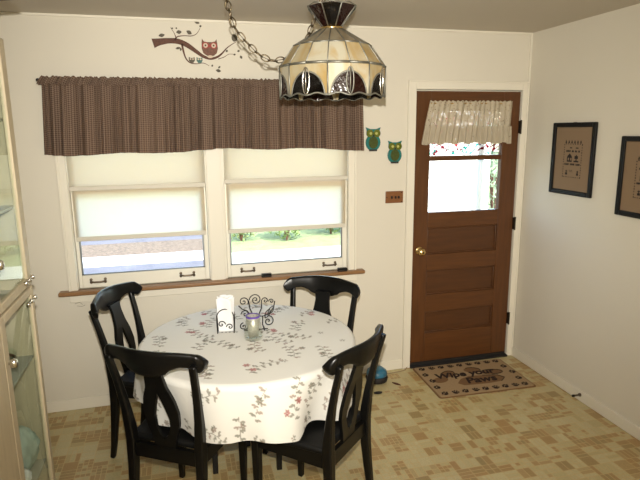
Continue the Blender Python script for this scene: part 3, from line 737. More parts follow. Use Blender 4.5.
# ------------------------------------------------------------------ chairs
def make_chair(label):
    t = thing('dining_chair', label, 'chair', group='black dining chairs around the round table')
    def back_y(z):
        zs = [0, .10, .30, .44, .55, .70, .84, .90]; ys = [-.245, -.228, -.205, -.20, -.208, -.235, -.272, -.290]
        return float(np.interp(z, zs, ys))
    def back_x(z): return float(np.interp(z, [0, .44, .6, .86], [.172, .170, .180, .200]))
    for s in (-1, 1):
        zz = [0, .08, .2, .32, .44, .50, .58, .66, .74, .80, .85]
        pts = [(s*back_x(z), back_y(z), z) for z in zz]
        obj('leg', sweep(NB(), pts, [.028, .030, .034, .038, .041, .040, .036, .033, .031, .030, .030], [.026, .030, .036, .042, .046, .042, .034, .028, .025, .024, .024]), M_black, t, bevel=.006, seg=2)
    for s in (-1, 1):
        pts = [(s*.178, .175, 0), (s*.178, .176, .22), (s*.178, .176, .415)]
        obj('leg', sweep(NB(), pts, [.026, .034, .040], [.026, .034, .040]), M_black, t, bevel=.005)
    # seat: rounded trapezoid, slightly dished
    outl = []
    for x, y in [(-.185, -.19), (.185, -.19), (.222, .16), (.205, .205), (.10, .222), (-.10, .222), (-.205, .205), (-.222, .16)]: outl.append((x, y))
    bm = NB(); prism(bm, outl, lambda u, v, w_: (u, v, .428+w_), .030)
    obj('seat', bm, M_seat, t, bevel=.012, seg=3)
    bm = NB()
    sweep(bm, [(-.165, -.19, .395), (-.180, .178, .395)], [.065]*2, [.022]*2, up=(0, 0, 1)); sweep(bm, [(.165, -.19, .395), (.180, .178, .395)], [.065]*2, [.022]*2, up=(0, 0, 1))
    sweep(bm, [(-.165, -.198, .395), (.165, -.198, .395)], [.065]*2, [.022]*2, up=(0, 0, 1)); sweep(bm, [(-.178, .182, .395), (.178, .182, .395)], [.065]*2, [.022]*2, up=(0, 0, 1))
    obj('apron', bm, M_black, t)
    # crest rail: arched top, shaped underside, bowed back
    bm = NB(); rows = []; n = 44
    for i in range(n+1):
        x = -.238*math.cos(PI*i/n); a = abs(x)/.238
        zt = .905 - .020*a**2.2 - .006*(a > .9)*(a-.9)*10
        zb = float(np.interp(a, [0, .20, .27, .32, .42, .58, .72, .82, .9, 1], [.790, .792, .802, .800, .822, .836, .834, .822, .808, .812]))
        e = min(1, math.sqrt(max(0, 1-((a-.87)/.13)**2))) if a > .87 else 1
        zm = (.885+.812)/2; 
        if a > .87: zt = zm+(zt-zm)*max(e, .05); zb = zm+(zb-zm)*max(e, .05)
        yc = -.292 + .062*a*a
        th = .028 + .008*(a > .85)
        ring = []
        for k in range(14):
            f_ = 2*PI*k/14; cc, ss = math.cos(f_), math.sin(f_)
            cc = math.copysign(abs(cc)**.55, cc); ss = math.copysign(abs(ss)**.55, ss); z = (zt+zb)/2+(zt-zb)/2*ss
            ring.append(bm.verts.new((x, yc+th/2*cc*(1 if a < .999 else .4)-.016*(z-zb)/.1, z)))
        rows.append(ring)
    for r0, r1 in zip(rows, rows[1:]):
        for k in range(14): bm.faces.new((r0[k], r0[(k+1) % 14], r1[(k+1) % 14], r1[k]))
    bm.faces.new(rows[0][::-1]); bm.faces.new(rows[-1])
    obj('crest_rail', bm, M_black, t, smooth=True)
    # vase splat with a teardrop opening
    bm = NB(); th = .016
    for s in (-1, 1):
        rows = []
        for z in np.linspace(.425, .825, 34):
            xo = float(np.interp(z, [.42, .47, .54, .60, .66, .72, .78, .83], [.050, .058, .080, .086, .074, .050, .042, .048]))
            xi = float(np.interp(z, [.47, .485, .52, .57, .62, .67, .695], [0, .018, .034, .036, .024, .008, 0])) if .47 < z < .695 else 0
            y = back_y(z) + .002
            rows.append([bm.verts.new(v) for v in ((s*xi, y-th/2, z), (s*xo, y-th/2, z), (s*xo, y+th/2, z), (s*xi, y+th/2, z))])
        for r0, r1 in zip(rows, rows[1:]):
            for k in range(4): bm.faces.new((r0[k], r0[(k+1) % 4], r1[(k+1) % 4], r1[k]))
        bm.faces.new(rows[0][::-1]); bm.faces.new(rows[-1])
    obj('splat', bm, M_black, t)
    return t
def place(t, cx, cy, ang):      # rail centre and facing direction (radians, 0 = +x)
    n = Vector((math.cos(ang), math.sin(ang))); o = Vector((cx, cy)) + n*.240
    return (o.x, o.y, 0), ang-PI/2
spots = [(-2.640, -1.365, math.radians(58), 'black dining chair nearest the camera on the left, its back turned to us'),
         (-1.808, -1.495, math.radians(134), 'black dining chair at the right front of the table, seen from its side'),
         (-2.868, -.480, math.radians(-24), 'black dining chair behind the left front one, near the wall under the left window'),
         (-1.725, -.600, math.radians(-127), 'black dining chair beyond the table below the right window, facing us')]
c0 = make_chair(spots[0][3])
for i, (x, y, a, lb) in enumerate(spots):
    loc, rz = place(None, x, y, a)
    if i == 0: c0.location = loc; c0.rotation_euler = (0, 0, rz); c0.scale = (1, 1, 1.02)
    else: dup(c0, loc, rz, lb)

# ------------------------------------------------------------------ things on the table
ZT = TZ+.0052
nh = thing('napkin_holder', 'black wire napkin holder on the tablecloth, full of white napkins', 'napkin holder', (-2.305, -.845, ZT), -.15)
def arch(y):
    pts = [(-.042, y, .003), (-.044, y, .06)] + [(-.044*math.cos(a), y, .085+.045*math.sin(a)) for a in np.linspace(.2, PI-.2, 9)] + [(.044, y, .06), (.042, y, .003)]
    return pts
bm = NB(); tube(bm, arch(-.024), .0028, 6); tube(bm, arch(.024), .0028, 6)
for x in (-.042, .042): tube(bm, [(x, -.03, .0035), (x, .03, .0035)], .0028, 6)
for x in (-.02, .0, .02): tube(bm, [(x, -.024, .0035), (x, .024, .0035)], .002, 6)
obj('wire_frame', bm, M_blk, nh, smooth=True)
def spiral(bm, c, r0, turns, a0, sgn, plane='xz', rad=.0028, r1=.0):
    pts = []
    for k in range(int(18*turns)+1):
        t_ = k/(18*turns); a = a0+sgn*2*PI*turns*t_; r = r0*(1-t_)+r1*t_
        pts.append((c[0]+r*math.cos(a), c[1], c[2]+r*math.sin(a)))
    tube(bm, pts, rad, 6)
bm = NB(); spiral(bm, (-.02, -.028, .05), .020, 1.3, 0, 1); spiral(bm, (.022, -.028, .035), .018, 1.3, PI, -1); obj('scroll', bm, M_blk, nh, smooth=True)
np_ = thing('paper_napkins', 'stack of white paper napkins standing in the wire napkin holder', 'napkins', (-2.305, -.845, ZT+.0065), -.15)
for k in range(5):
    y = -.018+.009*k
    def f(u, v, k=k, y=y): 
        s = u/14; q = v/18
        return (-.036+.075*s+.006*q*(k-2)*.6, y+.006*q*np.sin(s*5+k)+.012*q*q*(k-2)*.4, q*(.178+.010*np.sin(s*4+k*1.7)))
    obj('napkin', grid_mesh('napkin', 15, 19, f), M_napkin, np_, solid=.005)
sc_ = thing('scroll_stand', 'black scrollwork wire caddy standing behind the glass on the table', 'wire caddy', (-2.150, -.868, ZT), -.05)
bm = NB()
spiral(bm, (-.062, 0, .160), .026, 1.6, -.6, 1); spiral(bm, (.0, 0, .166), .032, 1.9, PI, -1); spiral(bm, (.050, 0, .158), .018, 1.4, PI, -1); spiral(bm, (.082, 0, .152), .014, 1.4, PI, -1)
spiral(bm, (-.066, 0, .026), .020, 1.5, PI/2, 1); spiral(bm, (.064, 0, .045), .030, 1.5, PI/2, -1); spiral(bm, (-.055, 0, .093), .022, 1.4, PI, -1)
tube(bm, [(-.088, 0, .14), (-.07, 0, .12), (-.045, 0, .11), (-.03, 0, .085), (-.034, 0, .05), (-.048, 0, .012), (-.066, 0, .006)], .003, 6)
tube(bm, [(-.036, 0, .165), (-.030, 0, .12), (-.015, 0, .085), (0, 0, .075)], .003, 6); tube(bm, [(.032, 0, .163), (.030, 0, .12), (.015, 0, .085), (0, 0, .075)], .003, 6)
tube(bm, [(.100, 0, .152), (.094, 0, .120), (.070, 0, .085), (.040, 0, .075), (0, 0, .075), (-.03, 0, .078)], .003, 6)
tube(bm, [(.035, 0, .075), (.033, 0, .03), (.040, 0, .005)], .003, 6)
obj('scroll_wire', bm, M_blk, sc_, smooth=True)
bm = NB(); 
for s in (-.04, .04): tube(bm, [(s, -.0, .006), (s*1.1, .028, .003)], .003, 6); tube(bm, [(s, .0, .006), (s*1.05, -.02, .003)], .003, 6)
tube(bm, [(-.066, 0, .0035), (.06, 0, .0035)], .003, 6); obj('foot', bm, M_blk, sc_)
# two wire leaves at its right side
bm = NB()
for cx, cz, a in ((.078, .105, 1.0), (.060, .088, 1.1)):
    pts = [(u, -.004, v) for u, v in leaf(cx, cz, .055, .022, a)]; tube(bm, pts, .0025, 6, closed=True)
obj('wire_leaf', bm, M_blk, sc_, smooth=True)
jar = thing('glass_jar', 'clear glass jar with a purple rimmed grey mesh cup inside, on the table', 'jar', (-2.180, -.975, ZT))
obj('glass_base', lathe(NB(), [(.010, .0), (.046, .0), (.049, .008), (.046, .040), (.040, .075), (.038, .105), (.036, .105), (.037, .075), (.043, .040), (.044, .012), (.010, .008)], 36), M_clear, jar, smooth=True)
o = obj('mesh_cup', lathe(NB(), [(.005, .012), (.026, .012), (.032, .118), (.030, .118), (.024, .016), (.005, .016)], 28), mat('grey_mesh', (.55, .54, .48), .4, metal=.6, noise=.5, nscale=160), jar, smooth=True)
obj('purple_rim', lathe(NB(), [(.030, .112), (.036, .112), (.036, .121), (.030, .121), (.030, .112)], 32, cap=False), mat('purple', (.10, .055, .28), .4, noise=.1), jar, smooth=False)

# ------------------------------------------------------------------ stained glass swag lamp
LX, LY = -1.797, -1.10
lp = thing('stained_glass_lamp', 'stained glass swag lamp with amber panels and ruby arches, hung by a brass chain', 'lamp', (LX, LY, 1.92))
R1, R2, R3 = .047, .176, .240
Z1, Z2, Z3 = .298, .222, .132          # neck, upper ring, middle ring (above the rim)
off = PI/16+.236
def V(r, a, z): return (r*math.cos(a), r*math.sin(a), z)
def quad_slab(p, th=.003):
    c = sum((Vector(q) for q in p), Vector())/4; n = (Vector(p[1])-Vector(p[0])).cross(Vector(p[3])-Vector(p[0])).normalized()
    bm = NB(); a = [bm.verts.new(q) for q in p]; b = [bm.verts.new(Vector(q)-n*th) for q in p]
    bm.faces.new(a); bm.faces.new(b[::-1])
    for i in range(4): bm.faces.new((a[i], b[i], b[(i+1) % 4], a[(i+1) % 4]))
    return bm
came = NB()
mats3 = [M_cream, M_amber, M_cream, M_cream, M_amber]
for k in range(16):
    a0, a1 = off+k*PI/8, off+(k+1)*PI/8
    obj('top_panel', quad_slab([V(R2, a0, Z2), V(R2, a1, Z2), V(R1, a1, Z1), V(R1, a0, Z1)]), M_smoke, lp)
    obj('side_panel', quad_slab([V(R3, a0, Z3), V(R3, a1, Z3), V(R2, a1, Z2), V(R2, a0, Z2)]), mats3[(k*3) % 5], lp)
    tube(came, [V(R1, a0, Z1), V(R2, a0, Z2), V(R3, a0, Z3)], .0030, 6)
    tube(came, [V(R2, a0, Z2), V(R2, a1, Z2)], .0042, 6); tube(came, [V(R3, a0, Z3), V(R3, a1, Z3)], .0055, 6)
def prad(a):      # radius of the 16-sided ring at angle a
    x = ((a-off) % (PI/8))-PI/16
    return R3*math.cos(PI/16)/math.cos(x)
for k in range(8):
    c = off+PI/8+k*PI/4           # arch centre sits on a seam
    n = 32; aw = .335
    arch_pts, scal_pts = [], []
    cb, rb_ = NB(), NB(); rowsC, rowsR = [], []
    for i in range(n+1):
        d_ = (i/n-.5)*PI/4; a = c+d_; r = prad(a)
        za = .004 + (.092*math.sqrt(max(0, 1-(d_/aw)**2)) if abs(d_) < aw else 0)
        zs = .004 + .012*abs(math.cos(d_*8*1.0))*(1 if abs(d_) < aw else 0)*0 - .006*math.cos(d_*PI/aw*1.5)*(abs(d_) < aw)
        zs = 0.0 + .010*(1-math.cos(4*PI*i/n))/2
        za = max(za, zs+.0005)
        rowsC.append([cb.verts.new(V(r-q*.003, a, z)) for q in (0, 1) for z in (za, Z3)])
        rowsR.append([rb_.verts.new(V(r-q*.003, a, z)) for q in (0, 1) for z in (zs, za)])
        arch_pts.append(V(r+.001, a, za)); scal_pts.append(V(r, a, zs))
    for bmx, rows in ((cb, rowsC), (rb_, rowsR)):
        for p0, p1 in zip(rows, rows[1:]):
            for q in ((0, 1), (1, 3), (3, 2), (2, 0)): bmx.faces.new((p0[q[0]], p0[q[1]], p1[q[1]], p1[q[0]]))
    obj('skirt_panel', cb, M_cream if k % 2 else M_amber, lp)
    o = obj('arch_panel', rb_, M_ruby if k % 2 else M_hammer, lp); o['label'] = 'dark ruby glass arch'
    tube(came, arch_pts, .0036, 6); tube(came, scal_pts, .0034, 6)
    for a in (c-PI/8,): tube(came, [V(prad(a), a, Z3), V(prad(a), a, .002)], .0036, 6)
    # leaded vesica leaf at the middle of the arch
    lf = []
    for q in range(20):
        t_ = 2*PI*q/20; aa = c+.066*math.cos(t_); zz = .058+.054*math.sin(t_); lf.append(V(prad(aa)+.004, aa, zz))
    bm = NB(); tube(bm, lf, .0032, 6, closed=True); tube(bm, [V(prad(c)+.004, c, .012), V(prad(c)+.004, c, .112)], .0028, 6); obj('leaf_leading', bm, M_chrome if k % 2 == 0 else M_came, lp, smooth=True)
obj('leading', came, M_came, lp, smooth=True)
# flared crown of eight dark petals
bmc = NB()
for k in range(8):
    a0, a1 = k*PI/4+.113, (k+1)*PI/4+.113
    obj('crown_panel', quad_slab([V(.043, a0, .306), V(.043, a1, .306), V(.112, a1, .388), V(.112, a0, .388)]), M_hammer if k % 2 else M_ruby, lp)
    am = (a0+a1)/2
    tube(bmc, [V(.043, a0, .306), V(.112, a0, .388), V(.108, am, .396), V(.112, a1, .388)], .0030, 6)
obj('crown_leading', bmc, M_came, lp, smooth=True)
obj('neck_cap', lathe(NB(), [(.010, .292), (.049, .292), (.052, .299), (.045, .308), (.010, .310)], 32), M_brass, lp, smooth=True)
bm = lathe(NB(), [(.004, .300), (.010, .305), (.010, .345), (.006, .36), (.004, .39)], 16); obj('stem', bm, M_abrass, lp, smooth=True)
obj('socket', lathe(NB(), [(.006, .20), (.018, .205), (.018, .27), (.008, .292)], 20), M_abrass, lp, smooth=True)
obj('bulb', lathe(NB(), [(.002, .085), (.016, .090), (.030, .115), (.030, .135), (.018, .165), (.013, .205)], 24), mat('bulb_glass', (.75, .74, .70), .3, noise=.02), lp, smooth=True)
# chain links along a path (lamp coordinates)
def link_mesh():
    bm = NB(); pts = []
    L_, W_ = .0205, .0125
    for q in range(20):
        t_ = 2*PI*q/20; pts.append((W_*math.cos(t_), 0, L_*math.sin(t_)))
    tube(bm, pts, .0028, 6, closed=True); me = bpy.data.meshes.new('chain_link'); bm.to_mesh(me); bm.free(); me.materials.append(M_abrass)
    for p in me.polygons: p.use_smooth = True
    return me
LM = link_mesh()
def chain(path, sp=.0335):
    P = [Vector(p) for p in path]; fine = []
    for i in range(len(P)-1):
        p0, p1, p2, p3 = P[max(i-1, 0)], P[i], P[i+1], P[min(i+2, len(P)-1)]
        for k in range(12):
            t = k/12; fine.append(.5*((2*p1)+(p2-p0)*t+(2*p0-5*p1+4*p2-p3)*t*t+(3*p1-p0-3*p2+p3)*t**3))
    fine.append(P[-1]); acc = sp*.5; i = 0
    dist = 0; idx = 0
    for a, b in zip(fine, fine[1:]):
        L_ = (b-a).length
        while dist+L_ >= acc:
            q = a.lerp(b, (acc-dist)/L_); o = bpy.data.objects.new('chain_link', LM); COL.objects.link(o); o.parent = lp
            rot = (b-a).to_track_quat('Z', 'Y') @ Matrix.Rotation(PI/2*(idx % 2)+.35, 4, 'Z').to_quaternion()
            o.location = q; o.rotation_mode = 'QUATERNION'; o.rotation_quaternion = rot; idx += 1; acc += sp
        dist += L_
    return fine
W2L = lambda x, z, y=LY: (x-LX, y-LY, z-1.92-.014*(z < 2.25))
zc = ZC-1.92
chain([(0, 0, .385), (0, 0, zc-.03)])
fine = chain([W2L(-2.292, 2.405), W2L(-2.262, 2.33), W2L(-2.228, 2.225), W2L(-2.165, 2.150), W2L(-2.114, 2.108), W2L(-2.055, 2.092), W2L(-1.967, 2.122), W2L(-1.905, 2.205), W2L(-1.862, 2.295), W2L(-1.825, 2.36), W2L(-1.795, 2.41)])
obj('cord', tube(NB(), fine[::4], .0018, 6), mat('brown_cord', (.12, .09, .06), .6, noise=.1), lp)
for x in (-2.295, LX):
    bm = NB(); lathe(bm, [(.014, zc-.006), (.016, zc-.003), (.016, zc)], 16, (x-LX, 0, 0)); tube(bm, [(x-LX, 0, zc-.004)] + [(x-LX+.013*math.sin(a), 0, zc-.026+.013*math.cos(a)) for a in np.linspace(0, 1.5*PI, 9)], .0028, 6)
    obj('ceiling_hook', bm, M_abrass, lp, smooth=True)

# ------------------------------------------------------------------ ceiling fan (one blade tip shows top left)
fn = thing('ceiling_fan', 'ceiling fan of which one dark brown blade tip shows at the top left corner', 'fan', (-3.035, -2.004, 2.20))
obj('motor', lathe(NB(), [(.03, -.06), (.08, -.055), (.10, -.02), (.10, .04), (.05, .07), (.012, .08), (.012, .21), (.06, .215), (.06, .24)], 28), M_abrass, fn, smooth=True)
for k in range(4):
    a = math.radians(89)+k*PI/2; ca, sa = math.cos(a), math.sin(a)
    pl = [(.10, -.035), (.20, -.055), (.535, -.062), (.555, -.05), (.56, .045), (.54, .06), (.20, .055), (.10, .035)]
    obj('blade', prism(NB(), pl, lambda u, v, w_: (u*ca-v*sa, u*sa+v*ca, .005+w_-v*.12), .008), mat('fan_wood', (.07, .028, .012), .4, noise=.3), fn)

# ------------------------------------------------------------------ display cabinet on the left
XF, Y1, Y0 = -3.10, -1.205, -2.55
cb = thing('display_cabinet', 'tall pale wood display cabinet with glass doors standing at the left edge', 'cabinet', (0, 0, 0))
bm = NB(); xb = XL+.016
box(bm, xb, XF-.022, Y1-.02, Y1, .0, 2.12)       # right side
box(bm, xb, XF-.022, Y0, Y0+.02, .0, 2.12)
box(bm, xb, xb+.01, Y0+.02, Y1-.02, .0, 2.12)    # back
box(bm, xb, XF-.022, Y0, Y1, 2.12, 2.14); box(bm, xb, XF-.024, Y0+.02, Y1-.02, .06, .08)
obj('carcass', bm, M_cab, cb)
obj('pilaster', box(NB(), XF-.020, XF+.001, -1.885, -1.645, .0, 2.12), M_cab, cb, bevel=.003)
obj('side_edge', box(NB(), XF-.022, XF-.018, Y1-.0, Y1+.004, .0, 2.14), M_cabB, cb)
bm = NB()
for z in (.40, .875, 1.16, 1.50, 1.83): box(bm, xb+.01, XF-.024, Y0+.02, Y1-.02, z-.009, z)
sh = obj('shelf', bm, M_cabIn, cb)
sw, sn = .028, .075
def cdoor(y0, y1, z0, z1, near):
    d_ = bpy.data.objects.new('door', None); COL.objects.link(d_); d_.parent = cb; return d_
for (z0, z1, mid) in ((.06, 1.17, 0), (1.18, 2.12, 1)):
    for (ya, yb_) in ((-1.64, Y1), (-2.35, -1.89)):
        s0 = .050 if z0 < 1 else .035; s1 = .034 if z0 < 1 else .060
        bm = NB()
        for a in ((XF-.020, XF, ya, ya+s0, z0, z1), (XF-.020, XF, yb_-s1, yb_, z0, z1), (XF-.020, XF, ya+s0, yb_-s1, z1-.032, z1), (XF-.020, XF, ya+s0, yb_-s1, z0, z0+.032)): box(bm, *a)
        dd = obj('door', bm, M_cab, cb, bevel=.003)
        obj('pane', box(NB(), XF-.012, XF-.008, ya+s0, yb_-s1, z0+.032, z1-.032), M_cglass, dd)
        bm = NB(); lathe(bm, [(.001, -.018), (.011, -.012), (.014, 0), (.011, .012), (.001, .018)], 14, (XF+.016, ya+s0*.62, 1.0 if z0 < 1 else 1.35)); tube(bm, [(XF, ya+s0*.62, 1.0 if z0 < 1 else 1.35), (XF+.012, ya+s0*.62, 1.0 if z0 < 1 else 1.35)], .005)
        obj('knob', bm, M_chrome, dd, smooth=True)
        zz = 1.205 if z0 > 1 else 1.12
        bm = NB(); tube(bm, [(XF+.004, yb_-.115, zz), (XF+.004, yb_-.012, zz)], .004)
        for q in (-.115, -.065, -.012): lathe(bm, [(.002, -.009), (.008, -.005), (.008, .005), (.002, .009)], 10, (XF+.007, yb_+q, zz))
        obj('hinge', bm, M_chrome, dd, smooth=True)
obj('bumper', tube(NB(), [(XF-.020, Y1+.0, 1.10), (XF-.020, Y1+.016, 1.10)], .008), M_nickel, cb)
# contents
M_bag = translucent('green_plastic', (.50, .58, .52), (.4, .5, .42), .3)
def crumple(name, label, cat, loc, sx, sy, sz, m, seed, amp=.22):
    r = np.random.default_rng(seed); ph = r.random(12)*6
    def f(u, v):
        a = 2*PI*u/48; p_ = PI*np.clip(v/25, .02, .98)
        k = 1+amp*(.5*np.sin(3*a+ph[0]+2*p_)+.35*np.sin(5*a+ph[1]-3*p_)*np.sin(4*p_+ph[2])+.3*np.sin(9*a+ph[3])*np.sin(7*p_+ph[4]))
        return sx*k*np.sin(p_)*np.cos(a), sy*k*np.sin(p_)*np.sin(a), sz*(1-np.cos(p_))
    o = obj(name, grid_mesh(name, 48, 26, f, closed_u=True), m); o.location = loc; return tag(o, label, cat)
crumple('plastic_bag', 'crumpled pale green plastic bag on the low cabinet shelf', 'bag', (-3.185, -1.305, .403), .055, .062, .10, M_bag, 1)
crumple('white_bag', 'small white crumpled bag beside the green bag in the cabinet', 'bag', (-3.160, -1.425, .403), .030, .038, .04, M_napkin, 2)
crumple('red_pouch', 'dark red pouch on the floor of the glass cabinet', 'pouch', (-3.165, -1.36, .085), .04, .08, .09, mat('dark_red_cloth', (.16, .03, .02), .8, noise=.3), 4, .15)
t = thing('glass_bowl', 'pale glass bowl with brown stripes on the middle cabinet shelf', 'bowl', (-3.22, -1.40, .878))
obj('bowl', lathe(NB(), [(.03, 0), (.04, .004), (.075, .045), (.085, .075), (.080, .075), (.068, .047), (.03, .010)], 28), M_cglass, t, smooth=True)
obj('stripe', lathe(NB(), [(.0765, .045), (.0785, .045), (.0815, .054), (.079, .054), (.0765, .045)], 28, cap=False), mat('brown_band', (.15, .06, .03), .4, noise=.1), t)

# ------------------------------------------------------------------ floor things
dm = thing('doormat', 'brown doormat with paw prints and lettering in front of the door', 'doormat', (-.516, -.286, .0005), math.radians(-1.6))
M_mat = mat('mat_brown', (.33, .225, .12), .95, noise=.25, nscale=150, bump=.4, bscale=300)
M_matd = mat('mat_dark', (.018, .008, .005), .95, noise=.2, nscale=100)
M_matm = mat('mat_mid_brown', (.17, .09, .038), .95, noise=.25, nscale=120)
def rrect(w_, h_, r):
    o = []
    for cx, cy, a0 in ((w_/2-r, h_/2-r, 0), (-w_/2+r, h_/2-r, PI/2), (-w_/2+r, -h_/2+r, PI), (w_/2-r, -h_/2+r, 3*PI/2)):
        for k in range(6): o.append((cx+r*math.cos(a0+k*PI/10), cy+r*math.sin(a0+k*PI/10)))
    return o
fm = lambda z0: (lambda u, v, w_: (u, v, z0+w_))
obj('base', prism(NB(), rrect(.735, .49, .02), fm(0), .004), M_matm, dm, bevel=.002)
pile = obj('pile', prism(NB(), rrect(.712, .467, .015), fm(.004), .004), M_mat, dm)
bm = NB()
for e in (ell(-.155, .075, .060, .042, 22, .5), ell(-.245, .0, .060, .040, 22, .3), ell(.05, .095, .062, .040, 22, -.2), ell(.175, .035, .085, .038, 22, -.1)): prism(bm, e, fm(.008), .001)
pad = [(-.15, -.075), (-.10, -.02), (-.02, .01), (.08, .0), (.19, -.025), (.22, -.07), (.17, -.115), (.06, -.125), (-.05, -.12), (-.12, -.115)]
prism(bm, pad, fm(.008), .001); obj('large_paw', bm, M_matm, pile)
bm = NB()
for e in (ell(-.155, .075, .060, .042, 22, .5), ell(.05, .095, .062, .040, 22, -.2), ell(.175, .035, .085, .038, 22, -.1)):
    bm = tube(NB(), [(u, v, .0092) for u, v in e[-6:]+e[:9]], .0032, 4); obj('paw_outline', bm, M_matd, pile)
bm = tube(NB(), [(u, v, .0092) for u, v in pad[3:7]], .0032, 4); obj('paw_outline', bm, M_matd, pile)
def text_mesh(name, body, size, loc, m, parent, ext=.0012, shear=0):
    cu = bpy.data.curves.new(name, 'FONT'); cu.body = body; cu.size = size; cu.extrude = ext; cu.align_x = 'CENTER'; cu.align_y = 'CENTER'; cu.shear = shear; cu.offset = .0030
    tmp = bpy.data.objects.new(name, cu); COL.objects.link(tmp)
    me = bpy.data.meshes.new_from_object(tmp.evaluated_get(bpy.context.evaluated_depsgraph_get())); bpy.data.objects.remove(tmp)
    me.materials.clear(); o = obj(name, me, m, parent); o.location = loc; return o
text_mesh('lettering', 'Wipe your', .105, (-.035, .050, .010), M_matd, pile, shear=.2)
text_mesh('lettering', 'Paws', .115, (.035, -.062, .010), M_matd, pile, shear=.2)
def paw(bm, x, y, a, s=1.0):
    ca, sa = math.cos(a), math.sin(a)
    for cx, cy, rx, ry in ((0, -.006, .0125, .009), (-.014, .004, .0045, .006), (-.005, .012, .0045, .0065), (.006, .012, .0045, .0065), (.015, .004, .0045, .006)):
        prism(bm, [((x+(u*ca-v*sa)*s), (y+(u*sa+v*ca)*s)) for u, v in ell(cx, cy, rx, ry, 10)], fm(.008), .0015)
for i in range(9):
    for y in (.195, -.195):
        bm = NB(); paw(bm, -.305+i*.610/8, y, (-.4 if i % 2 else .4), 1.4); obj('paw_print', bm, M_matd, pile)
for j in range(3):
    for x in (-.318, .318):
        bm = NB(); paw(bm, x+(.012 if j % 2 else 0), .10-j*.10, (PI/2 if j % 2 else 1.1), 1.4); obj('paw_print', bm, M_matd, pile)

# spring door stop on the right baseboard
ds = thing('door_stop', 'dark spring door stop sticking out of the right baseboard', 'door stop', (-.013, -.79, .045))
bm = NB(); tube(bm, [(-.002-.045*k/60, .005*math.cos(k*.9), .005*math.sin(k*.9)) for k in range(61)], .0018, 5); obj('spring', bm, M_nickel, ds)
bm = NB(); tube(bm, [(0, 0, 0), (-.006, 0, 0)], .012, 14); obj('mount', bm, M_nickel, ds)
bm = NB(); tube(bm, [(-.046, 0, 0), (-.060, 0, 0)], .008, 12); obj('tip', bm, M_rubber, ds)
# toys by the wall
tb_ = thing('pet_bowl', 'blue topped black round pet toy on the floor behind the right chair', 'pet toy', (-1.205, -.155, 0))
obj('base', lathe(NB(), [(.045, 0), (.075, .012), (.080, .035), (.072, .055)], 32), M_rubber, tb_, smooth=True)
obj('dome', lathe(NB(), [(.074, .054), (.076, .060), (.070, .085), (.045, .105), (.010, .112)], 32), mat('blue_plastic', (.02, .13, .22), .3, coat=.3, noise=.4, nscale=25), tb_, smooth=True)
o = obj('chew_toy', lathe(NB(), [(.005, 0), (.018, .004), (.020, .010), (.006, .016)], 14), M_rubber); o.location = (-1.262, -.335, 0); o.scale = (1.6, .8, 1); tag(o, 'small flat black chew toy lying on the floor beside the right chair', 'pet toy')
bm = NB(); prism(bm, leaf(0, 0, .075, .022, 2.2), fm(.0), .004); o = obj('dried_leaf', bm, mat('dark_red_leaf', (.09, .03, .018), .8, noise=.3)); o.location = (-1.085, -.235, .0005); tag(o, 'small dark reddish leaf on the floor left of the doormat', 'leaf')
bm = tube(NB(), [(-1.17, -.080, .004), (-1.09, -.072, .004), (-1.0, -.06, .004), (-.935, -.045, .004), (-.915, -.032, .02)], .003, 6); o = obj('floor_cord', bm, mat('tan_cord', (.26, .19, .11), .7, noise=.1)); tag(o, 'thin tan cord lying along the floor by the door casing', 'cord')

# ------------------------------------------------------------------ outside
def sl(name, bm, m): o = struct(name, bm, m); return o
ZG = -.5
M_road = mat('asphalt', (.13, .13, .15), .9, noise=.45, nscale=2.5)
M_conc = mat('pale_concrete', (.62, .62, .64), .9, noise=.12, nscale=1.2)  # sunlit patches on the ground put in as this strip's white albedo
M_litter_dapple = mat('leaf_litter', (.16, .12, .085), .95, noise=.9, nscale=16)  # fallen leaves; the strong speckle also paints dappled tree shade
M_lawn = mat('lawn_grass', (.22, .27, .12), .95, noise=.45, nscale=4)
struct('ground_lawn', B(-30, 30, WT, 45, ZG-.1, ZG), M_lawn)
struct('ground_street', B(-12, -1.75, 3.0, 6.15, ZG, ZG+.006), M_road)
struct('ground_walk', B(-12, -1.75, 6.15, 6.95, ZG, ZG+.010), M_conc)
struct('ground_litter', B(-12, -1.75, 6.95, 8.15, ZG, ZG+.012), M_litter_dapple)
struct('ground_drive', B(-12, -1.75, 8.15, 14, ZG, ZG+.008), M_road)
struct('ground_path', B(-1.75, 5, 3.0, 6.6, ZG, ZG+.008), mat('sunny_path', (.62, .64, .50), .9, noise=.12, nscale=2))  # pale strip: glare of the sunlit lawn put into the colour
def shrub(label, loc, sx, sz, col, seed, n=420):
    t = thing('shrub', label, 'shrub', loc, group='shrubs across the front lawn')
    r = np.random.default_rng(seed); bm = NB(); st = NB()
    for k in range(n):
        d_ = Vector(r.normal(size=3)).normalized(); rad = r.random()**.4
        c = Vector((d_.x*sx*rad, d_.y*sx*rad*.8, sz*.5+d_.z*sz*.47*rad)); a, b_ = Vector(r.normal(size=3)).normalized(), Vector(r.normal(size=3)).normalized(); s = .055
        v = [bm.verts.new(c+a*s), bm.verts.new(c+b_*s*.5), bm.verts.new(c-a*s), bm.verts.new(c-b_*s*.5)]; bm.faces.new(v)
    for k in range(7):
        a = k*.9; tube(st, [(0, 0, 0), (.3*sx*math.cos(a), .3*sx*math.sin(a), sz*.6)], .015, 5)
    obj('foliage', bm, mat('leaf_%d' % seed, col, .7, noise=.4, nscale=5), t); obj('stem', st, M_bark, t)
shrub('pale green loose shrub outside, leftmost in the right window', (-1.30, 7.7, ZG), .44, .85, (.16, .20, .07), 21, 420)
shrub('broad light green shrub outside, middle of the right window', (-.36, 7.5, ZG), .48, .95, (.13, .19, .055), 23, 620)
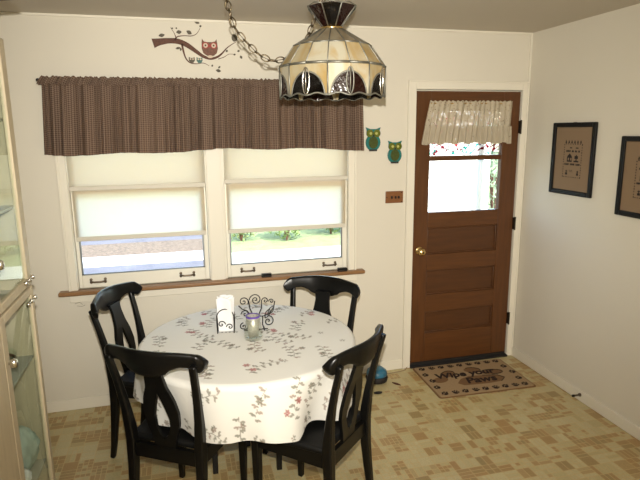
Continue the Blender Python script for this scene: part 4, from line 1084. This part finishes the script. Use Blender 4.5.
shrub('darker green shrub outside, at the right of the right window', (.72, 7.9, ZG), .60, .95, (.075, .125, .035), 22, 720)
shrub('grey green shrub beyond the driveway outside the left window', (-4.55, 8.9, ZG), .55, .8, (.16, .18, .13), 24, 300)
# white garage added to blow out the door glass, with a shrub beside it
gt = thing('garage', 'white clapboard garage outside, seen through the door glass', 'building', (0, 5.2, ZG))
bm = NB(); M_sid = mat('white_siding', (.82, .82, .80), .6, noise=.03)
box(bm, 1.5, 2.95, .02, 3.0, 0, 2.9)
for k in range(18): box(bm, 1.5, 2.95, 0, .02, k*.16, k*.16+.15)
obj('siding', bm, M_sid, gt)
bm = NB(); prism(bm, [(1.4, 2.9), (3.05, 2.9), (2.22, 3.9)], lambda u, v, w_: (u, w_-.1, v), 3.3); obj('roof', bm, M_road, gt)
shrub('tall grey green shrub outside, right of the white garage', (3.72, 6.2, ZG), .38, 2.3, (.20, .27, .18), 25, 620)
o = obj('porch_post', B(-.030, .005, .56, .60, ZG, 2.6), M_sash, bevel=.004); tag(o, 'white porch post outside the door glass at its right side', 'post')
# rows of far trees closing the view
for k, (x, y, sz_, c_) in enumerate(((-9, 17, 5.5, (.10, .17, .05)), (-4, 19, 6.5, (.12, .19, .06)), (1, 18, 6, (.10, .18, .05)), (7, 17, 6, (.12, .2, .06)))):
    t = thing('tree', 'large green tree far outside beyond the lawn', 'tree', (x, y, ZG), group='trees beyond the lawn')
    r = np.random.default_rng(40+k); bm = NB()
    for q in range(700):
        d_ = Vector(r.normal(size=3)).normalized()*r.random()**.4; c = Vector((d_.x*2.6, d_.y*2, sz_*.6+d_.z*sz_*.42)); a, b_ = Vector(r.normal(size=3)).normalized()*.32, Vector(r.normal(size=3)).normalized()*.25
        bm.faces.new([bm.verts.new(c+a), bm.verts.new(c+b_), bm.verts.new(c-a), bm.verts.new(c-b_)])
    obj('crown', bm, mat('tree_leaf_%d' % k, c_, .8, noise=.4, nscale=2), t); obj('trunk', tube(NB(), [(0, 0, 0), (0, 0, sz_*.6)], .18, 10), M_bark, t)
